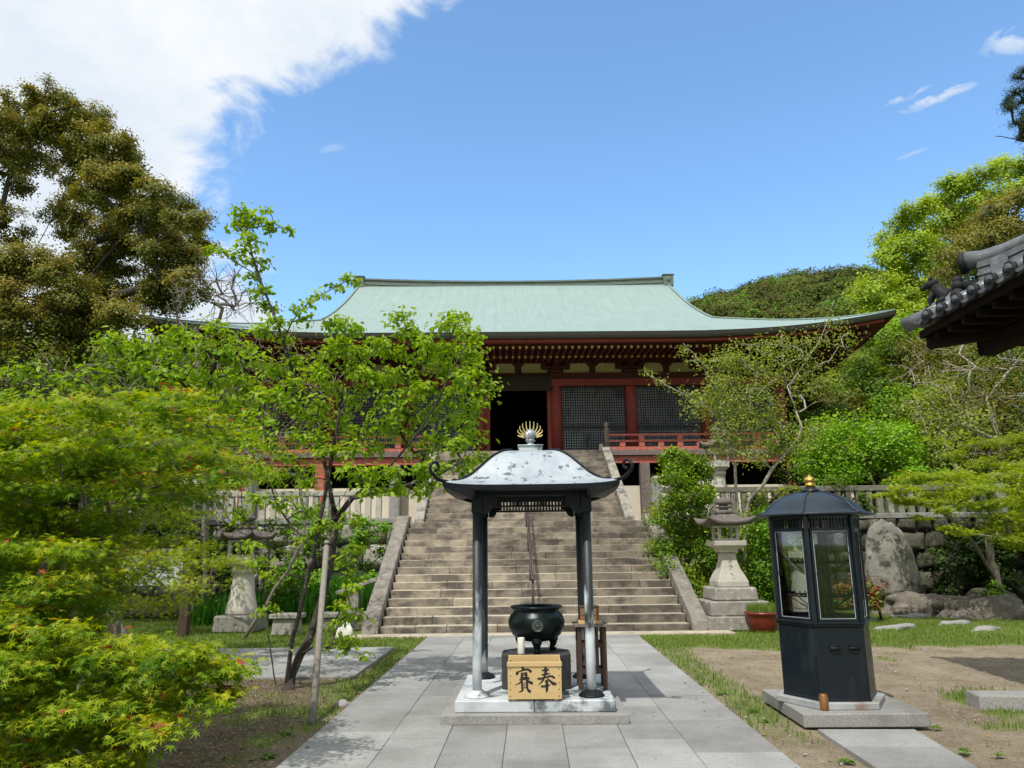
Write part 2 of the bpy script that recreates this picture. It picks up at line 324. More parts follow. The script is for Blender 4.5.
def tag(o, label=None, cat=None, group=None, kind=None):
    if label: o['label'] = label
    if cat: o['category'] = cat
    if group: o['group'] = group
    if kind: o['kind'] = kind
    return o
def dup(root, loc, rotz, label, group=None, parent=None):
    r = root.copy(); COL.objects.link(r); r.location = loc; r.rotation_euler = (0,0,rotz)
    if parent is not None: r.parent = parent
    if label: r['label'] = label
    if group: r['group'] = group
    for ch in list(root.children):
        c = ch.copy(); COL.objects.link(c); c.parent = r
        for g in list(ch.children):
            d = g.copy(); COL.objects.link(d); d.parent = c
    return r
def jitter(name_mesh, amt, scale=1.5, seed=0.0):
    for v in name_mesh.vertices:
        n = mnoise.noise_vector(v.co*scale+Vector((seed, seed*2, -seed)))
        v.co += n*amt
def rock(name, loc, size, material, label, cat='rock', seed=1.0, flat=0.35, sub=4, rot=0.0, group=None, shape=None):
    import bmesh
    bm = bmesh.new(); bmesh.ops.create_icosphere(bm, subdivisions=sub, radius=1.0)
    for v in bm.verts:
        p = v.co.copy()
        n = mnoise.noise(p*1.3+Vector((seed,0,0)))*0.45 + mnoise.noise(p*3.1+Vector((0,seed,0)))*0.18 + mnoise.noise(p*8+Vector((seed,seed,0)))*0.05
        q = p*(1+n)
        q.z = max(q.z, -flat)
        if shape: q = shape(q)
        v.co = Vector((q.x*size[0], q.y*size[1], (q.z+flat)*size[2]))
    me = bpy.data.meshes.new(name); bm.to_mesh(me); bm.free(); me.polygons.foreach_set('use_smooth', [True]*len(me.polygons))
    a = me.attributes.new('rnd', 'FLOAT', 'FACE'); a.data.foreach_set('value', [0.5]*len(me.polygons))
    me.materials.append(MT[material]); o = bpy.data.objects.new(name, me); COL.objects.link(o); o.location = loc; o.rotation_euler = (0,0,rot)
    return tag(o, label, cat, group)

# ------------------------------------------------------------------ foliage
LEAF = {}
def _leaf_shapes():
    LEAF['oval'] = (np.array([(0,0,0),(0.26,0.28,0.05),(0.24,0.66,0.02),(0,1,-0.14),(-0.24,0.66,0.02),(-0.26,0.28,0.05)], float), [(0,1,2,3),(0,3,4,5)])
    LEAF['tri'] = (np.array([(-0.34,0,0),(0.34,0.1,0.06),(0.05,0.85,-0.08)], float), [(0,1,2)])
    LEAF['rhomb'] = (np.array([(0,0,0),(0.33,0.45,0.06),(0,1,-0.08),(-0.33,0.45,0.06)], float), [(0,1,2),(0,2,3)])
    pts = [(0,0,0)]; ang = [-128,-104,-82,-61,-42,-20,0,20,42,61,82,104,128]; rad = [0.42,0.22,0.74,0.27,0.93,0.30,1.05,0.30,0.93,0.27,0.74,0.22,0.42]
    for a, r_ in zip(ang, rad): pts.append((r_*math.sin(R(a)), r_*math.cos(R(a)), -0.22*r_*r_))
    LEAF['maple'] = (np.array(pts, float), [(0,i+1,i+2) for i in range(12)])
    LEAF['needle'] = (np.array([(-0.05,0,0),(0.05,0,0),(0,1,0)], float), [(0,1,2)])
_leaf_shapes()
def leaves_mesh(name, P, Nrm, size, rnd, shape, material, parent, droop=0.25):
    n = len(P); tv, tf = LEAF[shape]; k = len(tv)
    Nrm = Nrm/np.maximum(np.linalg.norm(Nrm, axis=1, keepdims=True), 1e-6)
    T = rng.normal(size=(n,3)); T[:,2] -= droop; T -= Nrm*np.sum(T*Nrm, axis=1, keepdims=True)
    T /= np.maximum(np.linalg.norm(T, axis=1, keepdims=True), 1e-6); B = np.cross(T, Nrm)
    V = P[:,None,:] + (tv[None,:,0,None]*B[:,None,:] + tv[None,:,1,None]*T[:,None,:] + tv[None,:,2,None]*Nrm[:,None,:])*size[:,None,None]
    me = bpy.data.meshes.new(name); me.vertices.add(n*k); me.vertices.foreach_set('co', V.astype(np.float32).ravel())
    lens = np.array([len(f) for f in tf]); flat = np.concatenate([np.array(f) for f in tf])
    loops = (np.arange(n)[:,None]*k + flat[None,:]).ravel().astype(np.int32)
    me.loops.add(len(loops)); me.loops.foreach_set('vertex_index', loops)
    tot = np.tile(lens, n); starts = np.concatenate([[0], np.cumsum(tot)[:-1]]).astype(np.int32)
    me.polygons.add(len(tot)); me.polygons.foreach_set('loop_start', starts)
    me.update(calc_edges=True)
    a = me.attributes.new('rnd', 'FLOAT', 'FACE'); a.data.foreach_set('value', np.repeat(np.clip(rnd,0,1), len(tf)).astype(np.float32))
    me.materials.append(material); o = bpy.data.objects.new(name, me); COL.objects.link(o)
    if parent is not None: o.parent = parent
    return o
def nvec(s): return Vector((random.gauss(0,s), random.gauss(0,s), random.gauss(0,s)))
def tree(name, label, base, clumps, leafm, barkm, leaf='oval', size=0.07, density=200, trunk_r=0.08, limbs=(), group=None, cat='tree',
         subs=7, spread=0.35, up=0.6, out=0.5, twig=0.006, droop=0.3, kind_part='crown', stray=0.12, bend=0.08, tone=0.5, min_r=None, thick=1.35, wob=0.07, lit_newtop=0.12):
    """base: Vector; clumps: (centre Vector, (rx,ry,rz), weight); limbs: polylines of world Vectors."""
    base = Vector(base); root = thing(name, label, cat, base, 0, group)
    nodes = [base.copy()]; par = [-1]
    def chain(pts, start):
        cur = start
        for p in pts: nodes.append(Vector(p)); par.append(cur); cur = len(nodes)-1
        return cur
    def refine(a, pts, seg, wob):
        res = []; prev = a
        for p in pts:
            d = (p-prev).length; k = max(1, int(d/seg))
            for i in range(1, k+1):
                q = prev.lerp(p, i/k)
                if i < k: q = q + nvec(wob*d/k)
                res.append(q)
            prev = p
        return res
    for L_ in limbs:
        L_ = [Vector(p) for p in L_]
        j = min(range(len(nodes)), key=lambda i: (nodes[i]-L_[0]).length)
        seg = max(0.12, sum((L_[i+1]-L_[i]).length for i in range(len(L_)-1))/14)
        chain(refine(nodes[j], L_, seg, 0.07), j)
    ends = []
    H_ = max([(c[0]-base).length for c in clumps] or [1])
    for c in sorted(clumps, key=lambda c: (c[0]-base).length):
        ctr = c[0]
        def cost(i):
            d = ctr-nodes[i]; w = d.length
            if d.z < 0: w += -d.z*1.2
            return w + 0.12*(nodes[i]-base).length
        j = min(range(len(nodes)), key=cost)
        a = nodes[j]; d = ctr-a; mid = a + d*0.5 + Vector((d.x,d.y,0))*0.06 + Vector((0,0,0.10*d.length)) + nvec(bend*d.length*0.5)
        e = chain(refine(a, [mid, ctr], max(0.12, H_/16), wob), j)
        rx, ry, rz = c[1]; kk = max(3, int(subs*(c[2] if len(c) > 2 else 1)))
        for _ in range(kk):
            u = nvec(1).normalized()*(random.random()**0.4)
            q = ctr + Vector((u.x*rx, u.y*ry, u.z*rz))
            b0 = e
            e2 = chain(refine(nodes[b0], [nodes[b0].lerp(q, 0.5)+nvec(0.08*(q-nodes[b0]).length), q], max(0.1, (q-ctr).length/2.5), wob), b0)
            ends.append((q, ctr, c[1], c[2] if len(c) > 2 else 1))
    n = len(nodes); rad = [0.0]*n; kids = [[] for _ in range(n)]
    for i in range(n-1, 0, -1): kids[par[i]].append(i)
    acc = [0.0]*n
    for i in range(n-1, -1, -1):
        if not kids[i]: acc[i] = twig**2.1
        if par[i] >= 0: acc[par[i]] += acc[i]
    k0 = acc[0]**(1/2.1)
    for i in range(n):
        r0 = acc[i]**(1/2.1); g = (r0/k0); rad[i] = twig*0.8+(trunk_r-twig*0.8)*g**thick
    if min_r: rad = [max(min_r, r_) for r_ in rad]
    rad[0] *= 1.25
    mb = MB(); stack = [(0, None)]
    while stack:
        i, pr = stack.pop(); ch = [i] if pr is None else [pr, i]; cur = i
        while kids[cur]:
            ks = sorted(kids[cur], key=lambda q: -acc[q])
            for o_ in ks[1:]: stack.append((o_, cur))
            cur = ks[0]; ch.append(cur)
        if len(ch) < 2: continue
        rr = [rad[q] for q in ch]
        if pr is not None: rr[0] = min(rad[pr], rr[1]*1.25)
        r0 = max(rr); sides = 10 if r0 > 0.05 else (6 if r0 > 0.015 else 3)
        mb.tube([nodes[q]-base for q in ch], rr, sides, True, True)
    mb.build('trunk', barkm, root)
    if density > 0 and ends:
        P = []; O = []; S = []; Q = []
        for q, ctr, rr, w in ends:
            m_ = max(4, int(density*w*random.uniform(0.6, 1.4)))
            rx, ry, rz = rr
            loc = rng.normal(size=(m_,3))*np.array([rx,ry,rz])*spread
            pts = np.array(q)[None,:] + loc
            st = rng.random(m_) < stray
            pts[st] += rng.normal(size=(int(st.sum()),3))*np.array([rx,ry,rz])*0.45
            P.append(pts); O.append(pts-np.array(ctr)[None,:]); 
            Q.append(random.gauss(0, 0.10) + lit_newtop*(pts-np.array(ctr)[None,:])[:,2]/(rz*1.3))  # clump tops tinted: young growth plus sunlit tops put into leaf colour
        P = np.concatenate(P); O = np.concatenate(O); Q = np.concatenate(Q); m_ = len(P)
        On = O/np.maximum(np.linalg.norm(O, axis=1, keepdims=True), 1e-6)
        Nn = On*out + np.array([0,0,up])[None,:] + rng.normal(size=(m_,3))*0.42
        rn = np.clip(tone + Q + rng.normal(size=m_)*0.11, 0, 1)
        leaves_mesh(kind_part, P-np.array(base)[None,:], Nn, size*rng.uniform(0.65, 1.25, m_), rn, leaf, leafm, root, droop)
    return root
def cl(px, py, Y, rx, ry=None, rz=None, w=1.0):
    return (at(px, py, Y), (rx, ry or rx, rz or rx*0.7), w)
def crown(px, py, Y, W, D, Hh, n, r, seed=1, flat=0.75, bottom=-0.8):
    """n clumps of radius r scattered over an ellipsoid crown centred at a point"""
    c = at(px, py, Y); rs = random.Random(seed); out = []
    for i in range(n):
        u = Vector((rs.gauss(0,1), rs.gauss(0,1), rs.gauss(0,1))).normalized()*(rs.uniform(0.35,1)**0.5)
        if u.z < bottom: u.z = bottom
        rr = r*rs.uniform(0.7,1.3)
        out.append((c+Vector((u.x*W, u.y*D, u.z*Hh)), (rr, rr, rr*flat), 1.0))
    return out
# ================================================================== SETTING
HO, HA = Vector((0.06, 14.9, 0)), R(2.0)
HM = Matrix.Translation(HO) @ Matrix.Rotation(HA, 4, 'Z')
def hw(x, y, z=0.0): return HM @ Vector((x, y, z))
PX0, PX1 = -1.93, 1.94     # main path edges
def sstep(a, b, x):
    t = min(1, max(0, (x-a)/(b-a))); return t*t*(3-2*t)
def grassy(x, y):
    n = mnoise.noise(Vector((x*0.7, y*0.7, 3)))*0.5 + mnoise.noise(Vector((x*2.3, y*2.3, 7)))*0.35
    g = 0.0
    if x > PX1:
        g = sstep(11.9, 13.4, y + n*2.0)                      # lawn in front of the wall
        g = max(g, 0.62*sstep(0.55, 0.1, abs(x-PX1-0.25) + n*0.25)*sstep(5.0, 8.0, y))
        g = max(g, 0.8*sstep(0.10, 0.55, n + 0.40*sstep(3.3, 4.6, x)*sstep(10.0, 7.5, y) + 0.25*sstep(11.0, 12.6, y)))
    elif x < PX0:
        g = sstep(12.7, 13.2, y + n*0.2)
        g = max(g, 0.85*sstep(0.45, 0.05, abs(x+2.12) + n*0.12)*sstep(7.5, 9.5, y))
        g = max(g, 0.72*sstep(-0.25, 0.35, n)*sstep(12.5, 9.8, y))
        if 9.95 < y < 12.95 and x < -2.25: g = 0
    return g
def build_ground():
    def axis(f0, f1, step, far):
        a = list(np.arange(f0, f1, step)); s = step
        lo = []; hi = []; x = f0; 
        while x > -far: s *= 1.5; x -= s; lo.append(x)
        s = step; x = f1
        while x < far: s *= 1.5; x += s; hi.append(x)
        return lo[::-1]+a+hi
    xs = axis(-9.0, 10.0, 0.12, 2500); ys = axis(2.0, 20.0, 0.12, 2500)
    nx, ny = len(xs), len(ys); V = []; G = []
    for y in ys:
        for x in xs:
            near = -9.5 < x < 10.5 and 1.5 < y < 20.5
            h = 0.0
            if near and not (PX0-0.1 < x < PX1+0.1):
                h = mnoise.noise(Vector((x*0.5, y*0.5, 0)))*0.03 + mnoise.noise(Vector((x*2.5, y*2.5, 5)))*0.012 + 0.004
                if 2.2 < x < 3.8 and 6.2 < y < 8.6: h = min(h, 0.004)
                if -9 < x < -2 and 9.8 < y < 13.1: h = min(h, 0.0)
            V.append((x, y, h-0.012 if near else -0.012)); G.append(grassy(x, y) if near else 0.8)
    Fs = [(j*nx+i, j*nx+i+1, (j+1)*nx+i+1, (j+1)*nx+i) for j in range(ny-1) for i in range(nx-1)]
    me = bpy.data.meshes.new('ground'); me.from_pydata(V, [], Fs); me.update()
    a = me.attributes.new('grassy', 'FLOAT', 'POINT'); a.data.foreach_set('value', G)
    me.polygons.foreach_set('use_smooth', [True]*len(Fs))
    m = bpy.data.materials.new('earth_and_grass'); m.use_nodes = True; nt = m.node_tree; N = nt.nodes.new; L = nt.links.new
    b = nt.nodes['Principled BSDF']; b.inputs['Roughness'].default_value = 0.95; b.inputs['Specular IOR Level'].default_value = 0.2
    tc = N('ShaderNodeTexCoord')
    def ns(sc, ro=0.65, dt=8):
        n = N('ShaderNodeTexNoise'); n.inputs['Scale'].default_value = sc; n.inputs['Detail'].default_value = dt; n.inputs['Roughness'].default_value = ro
        L(tc.outputs['Object'], n.inputs['Vector']); return n.outputs[0]
    def mr(v, a_, b_):
        n = N('ShaderNodeMapRange'); n.inputs[1].default_value = a_; n.inputs[2].default_value = b_; L(v, n.inputs[0]); return n.outputs[0]
    def mix(f, a_, b_):
        n = N('ShaderNodeMix'); n.data_type = 'RGBA'
        for s, v in ((0, f), (6, a_), (7, b_)):
            if hasattr(v, 'links'): L(v, n.inputs[s])
            else: n.inputs[s].default_value = v
        return n.outputs[2]
    dirt = mix(mr(ns(1.6, 0.75), 0.40, 0.60), (0.315,0.260,0.180,1), (0.200,0.160,0.108,1))
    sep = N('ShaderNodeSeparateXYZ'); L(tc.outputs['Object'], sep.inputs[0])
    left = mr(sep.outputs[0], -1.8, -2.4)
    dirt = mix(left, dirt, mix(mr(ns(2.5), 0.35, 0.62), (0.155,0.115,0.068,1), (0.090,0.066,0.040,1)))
    dirt = mix(mr(ns(38, 0.5, 3), 0.56, 0.66), dirt, (0.33,0.28,0.21,1))
    dirt = mix(mr(ns(55, 0.5, 3), 0.60, 0.68), dirt, (0.07,0.05,0.035,1))
    grs = mix(mr(ns(3), 0.35, 0.65), (0.110,0.175,0.028,1), (0.165,0.20,0.048,1))
    at_ = N('ShaderNodeAttribute'); at_.attribute_name = 'grassy'
    ad = N('ShaderNodeMath'); ad.operation = 'ADD'; mm = N('ShaderNodeMath'); mm.operation = 'MULTIPLY_ADD'; mm.inputs[1].default_value = 0.9; mm.inputs[2].default_value = -0.45
    L(ns(9), mm.inputs[0]); L(at_.outputs['Fac'], ad.inputs[0]); L(mm.outputs[0], ad.inputs[1])
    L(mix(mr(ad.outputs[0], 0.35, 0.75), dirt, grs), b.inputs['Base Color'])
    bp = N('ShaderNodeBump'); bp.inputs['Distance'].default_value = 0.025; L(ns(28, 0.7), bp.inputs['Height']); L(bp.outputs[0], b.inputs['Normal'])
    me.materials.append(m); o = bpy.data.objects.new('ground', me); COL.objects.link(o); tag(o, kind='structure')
build_ground()

MT['joint_moss'] = mat('joint_moss', (0.075,0.07,0.045), (0.05,0.065,0.02), 3, 0.95)
def build_paving():
    mb = MB(); cols = [PX0, -1.24, -0.74, -0.24, 0.26, 0.76, 1.26, PX1]
    for i in range(7):
        y = 0.3 + random.uniform(-0.6, 0); 
        while y < 14.6:
            ln = random.uniform(0.62, 1.0) if i not in (0, 6) else random.uniform(0.8, 1.3)
            y1 = min(y+ln, 14.72)
            if 14.72-y1 < 0.25: y1 = 14.72
            mb.rnd = random.random(); dz = random.uniform(-0.002, 0.002)
            mb.box(cols[i]+0.0025, cols[i+1]-0.0025, y+0.002, y1-0.002, -0.05, 0.022+dz); y = y1
    tag(mb.build('path', 'paving', None, 0.0025), kind='structure')
    mb = MB(); mb.box(PX0+0.01, PX1-0.01, 0, 14.7, -0.05, 0.010); tag(mb.build('path_bedding', 'joint_moss'), kind='structure')
    # side path crossing towards the left
    mb = MB(); y = 10.02
    for k in range(4):
        x = -2.30 + (0.27 if k == 0 else 0)*0 ; 
        while x > -9.5:
            w = random.uniform(0.7, 1.25); mb.rnd = random.random()
            mb.box(x-w+0.004, x-0.004, y+0.004+k*0.72, y+(k+1)*0.72-0.004, -0.05, 0.016+random.uniform(-.002,.002)); x -= w
    tag(mb.build('side_path', 'paving', None, 0.004), kind='structure')
    # short slab walk in front of the candle case
    mb = MB(); a = ground(818,732); b = ground(915,732); c = ground(1010,790); d = ground(905,790)
    L0 = [a, b, c, d]
    cuts = [0, 0.36, 0.7, 1.0]
    for i in range(3):
        s, e = cuts[i], cuts[i+1]-0.006; mb.rnd = random.random()
        p = [a.lerp(d, s), b.lerp(c, s), b.lerp(c, e), a.lerp(d, e)]
        mb.prism([(q.x, q.y) for q in reversed(p)], -0.05, 0.024)
    tag(mb.build('slab_walk', 'paving', None, 0.004), kind='structure')
    mb = MB(); mb.box(-3.6, 3.7, -0.50, -0.08, -0.05, 0.03); o = mb.build('threshold', 'tread', None, 0.006); o.location = HO; o.rotation_euler = (0,0,HA); tag(o, kind='structure')
build_paving()

# terrace ground behind the retaining walls
mb = MB(); mb.box(-45, 45, 5.2, 60, 0.0, 2.25); o = mb.build('terrace', mat('terrace_earth', (0.22,0.18,0.125), (0.15,0.12,0.08), 1.2, 0.95, 0.02, 20, (0.07,0.10,0.03), 0.7, (0.5,0.6)))
o.location = HO; o.rotation_euler = (0,0,HA); tag(o, kind='structure')

# ------------------------------------------------------------------ staircase
def build_stairs():
    t = thing('stone_staircase', 'broad weathered stone staircase climbing in two flights to the temple hall', 'staircase', HO, HA)
    def flight(n, hw_, y0, tread, z0, rise):
        for k in range(n):
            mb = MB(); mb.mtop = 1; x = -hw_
            while x < hw_:
                w = random.choice((random.uniform(0.6,1.1), random.uniform(1.1,1.9)))
                x1 = x+w
                if hw_-x1 < 0.5: x1 = hw_
                mb.rnd = max(0, min(1, random.random()*0.62 + (0.38 if x < -1.3 else 0.12 if x < 0 else -0.06))); dy = random.uniform(-0.008, 0.008); dz = random.uniform(-0.004, 0.004)
                y = y0+k*tread
                mb.box(x+0.003, x1-0.003, y+dy, y+tread+0.06, z0+max(-0.05, (k)*rise-0.04), z0+(k+1)*rise+dz)
                x = x1
            mb.build('step', 'step', t, 0.010, extra=('tread',))  # second slot gives the step tops their painted sunlit tone
    flight(15, 2.98, 0.0, 0.30, 0.0, 0.1507)
    flight(16, 2.84, 6.55, 0.281, 2.27, 0.165)
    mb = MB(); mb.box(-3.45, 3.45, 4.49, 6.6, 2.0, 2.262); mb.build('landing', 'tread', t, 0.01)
    mb = MB(); mb.box(-2.9, 2.9, 0.35, 4.4, 0.0, 0.1); mb.build('footing', 'soil', t)
    for s in (-1, 1):
        for (xa, xb, poly) in ((3.0, 3.31, [(-0.16,0),(-0.10,0.20),(0.06,0.33),(4.25,2.43),(4.75,2.43),(4.75,0)]),
                               (2.86, 3.13, [(6.45,2.27),(6.45,2.44),(6.62,2.60),(10.86,5.02),(10.95,5.02),(10.95,2.27)])):
            mb = MB(); a, b = sorted((s*xa, s*xb)); n = len(poly)
            vs = [(a,y,z) for y,z in poly]+[(b,y,z) for y,z in poly]
            mb.add(vs, [tuple(range(n)), tuple(range(2*n-1,n-1,-1))]+[(i,n+i,n+(i+1)%n,(i+1)%n) for i in range(n)])
            o = mb.build('stringer', 'stringer' if xa == 3.0 else 'old_stone', t, 0.02, segs=2)
    mb = MB(); mb.box(-3.0, 3.0, 4.9, 10.9, 2.05, 2.2); mb.build('footing', 'soil', t)
build_stairs()
def build_handrail():
    t = thing('stair_handrail', 'thin purplish brown metal handrail up the middle of the stairs', 'handrail', hw(-0.02, 0, 0), HA)
    mb = MB()
    for dx in (-0.018, 0.018):
        mb.tube([(dx, 0.35, 0.98), (dx, 2.2, 1.90), (dx, 4.4, 3.02), (dx,4.7,3.05)], 0.017, 8)
    mb.build('rail', 'rail_metal', t)
    for y, zb in ((0.42, 0.30), (1.62, 0.90), (2.82, 1.51), (4.05, 2.11)):
        mb = MB(); mb.tube([(0, y, zb-0.02), (0, y, zb+0.72+0.02)], 0.026, 8); mb.box(-0.05,0.05,y-0.012,y+0.012,zb+0.70,zb+0.73); mb.build('post', 'rail_metal', t)
build_handrail()

# ------------------------------------------------------------------ stone walls
def stone_wall(name, label, x0, x1, y, z0, z1, cell, material, seed, jag=0.0, rough=0.05, batter=0.08, depth=0.7, gap=0.016):
    rs = random.Random(seed); t = MB()
    z = z0
    while z < z1-0.05:
        h = min(cell*rs.uniform(0.7, 1.15), z1-z)
        if z1-(z+h) < cell*0.35: h = z1-z
        x = x0-rs.uniform(0, cell)
        while x < x1:
            w = cell*rs.uniform(0.7, 1.7); xa, xb = max(x, x0), min(x+w, x1)
            if xb-xa > 0.08:
                t.rnd = rs.random(); sd = rs.uniform(0, 99); g = gap
                dz0, dz1 = rs.uniform(-jag, jag), rs.uniform(-jag, jag)
                def fn(u, v, xa=xa, xb=xb, z=z, h=h, sd=sd):
                    px = xa+g+(xb-xa-2*g)*u; pz = z+g+(h-2*g)*v
                    e = min(u, 1-u, v, 1-v)*6
                    bulge = 0.0 if e <= 0 else (1-math.exp(-e*1.4))*rough
                    nn = mnoise.noise(Vector((px*3, pz*3, sd)))*rough*0.8
                    wob = mnoise.noise_vector(Vector((px*2.2, pz*2.2, 1.5)))*(cell*0.13)
                    yy = y - bulge - nn*(1 if e > 0 else 0) + batter*(pz-z0) + (0.12 if e <= 0 else 0)
                    edge = 0 if (px < x0+0.02 or px > x1-0.02) else 1
                    return (px + wob.x*edge, yy, min(z1, max(z0, pz + wob.z)))
                t.grid(fn, 7, 6)
            x += w
        z += h
    t.rnd = 0.1; t.box(x0, x1, y+0.12+batter*(z1-z0), y+depth, z0-0.02, z1-0.01)
    o = t.build(name, material); o.location = HO; o.rotation_euler = (0,0,HA); tag(o, label, 'wall'); return o
stone_wall('retaining_wall', 'pale granite retaining wall left of the stairs under the white fence', -20, -3.34, 4.45, 0, 2.30, 0.62, 'old_stone', 3)
stone_wall('retaining_wall', 'shade-darkened mossy block retaining wall behind the upright rock on the right', 3.34, 13.2, 4.45, 0, 2.30, 0.48, 'rough_rock', 8, rough=0.07)

# ------------------------------------------------------------------ stone fences on the terrace edge
def stone_fence(x0, x1, label, post_x, group=None, mt='pale_stone'):
    t = thing('stone_fence', label, 'fence', hw((x0+x1)/2, 4.75, 2.26), HA)
    c = (x0+x1)/2
    def bx(nm, a, b, ya, yb, za, zb, m, rd, bv=0.012):
        mb = MB(); mb.rnd = rd; mb.box(a-c, b-c, ya, yb, za, zb); mb.build(nm, m, t, bv)
    bx('base', x0, x1, -0.16, 0.16, 0, 0.14, 'granite', 0.5); bx('top_rail', x0, x1, -0.09, 0.09, 0.72, 0.86, mt, 0.3)
    for p in post_x:
        mb = MB(); mb.rnd = 0.6; mb.box(p-c-0.13, p-c+0.13, -0.13, 0.13, 0, 1.10); mb.box(p-c-0.13, p-c+0.13, -0.13, 0.13, 1.10, 1.17, None, (0.05,0.05)); mb.build('post', 'granite', t, 0.01)
    x = x0+0.24; k = 0
    while x < x1-0.1:
        if all(abs(x-p) > 0.2 for p in post_x):
            bx('baluster', x-0.075, x+0.075, -0.065, 0.065, 0.142, 0.718+random.uniform(-0.0,0.0), mt, random.random())
        x += 0.275
    return t
stone_fence(-14.0, -3.30, 'pale stone baluster fence above the left retaining wall', (-3.45,-7.2,-10.8,-13.9))
stone_fence(3.30, 12.6, 'lichened stone baluster fence right of the stairs behind the sparse tree', (3.45,12.5), None, 'shaded_lichen_fence')
def sheet():
    c = hw(4.35, 4.75, 3.13); mb = MB()
    def fn(u, v):
        x = -0.45+1.05*u; a = (v-0.5)*2
        return (x, a*0.16, 0.05+0.22*(1-abs(a))**0.8*(1.0-0.35*abs(u-0.4)) - 0.16*max(0, abs(a)-0.45) + 0.03*math.sin(9*u+4*v))
    mb.grid(fn, 20, 12); o = mb.build('plastic_sheet', 'plastic_sheet'); o.location = c; o.rotation_euler = (0,0,HA)
    so_ = o.modifiers.new('thickness', 'SOLIDIFY'); so_.thickness = 0.006
    tag(o, 'pale grey sheet draped over the end of the right stone fence', 'sheet')
sheet()

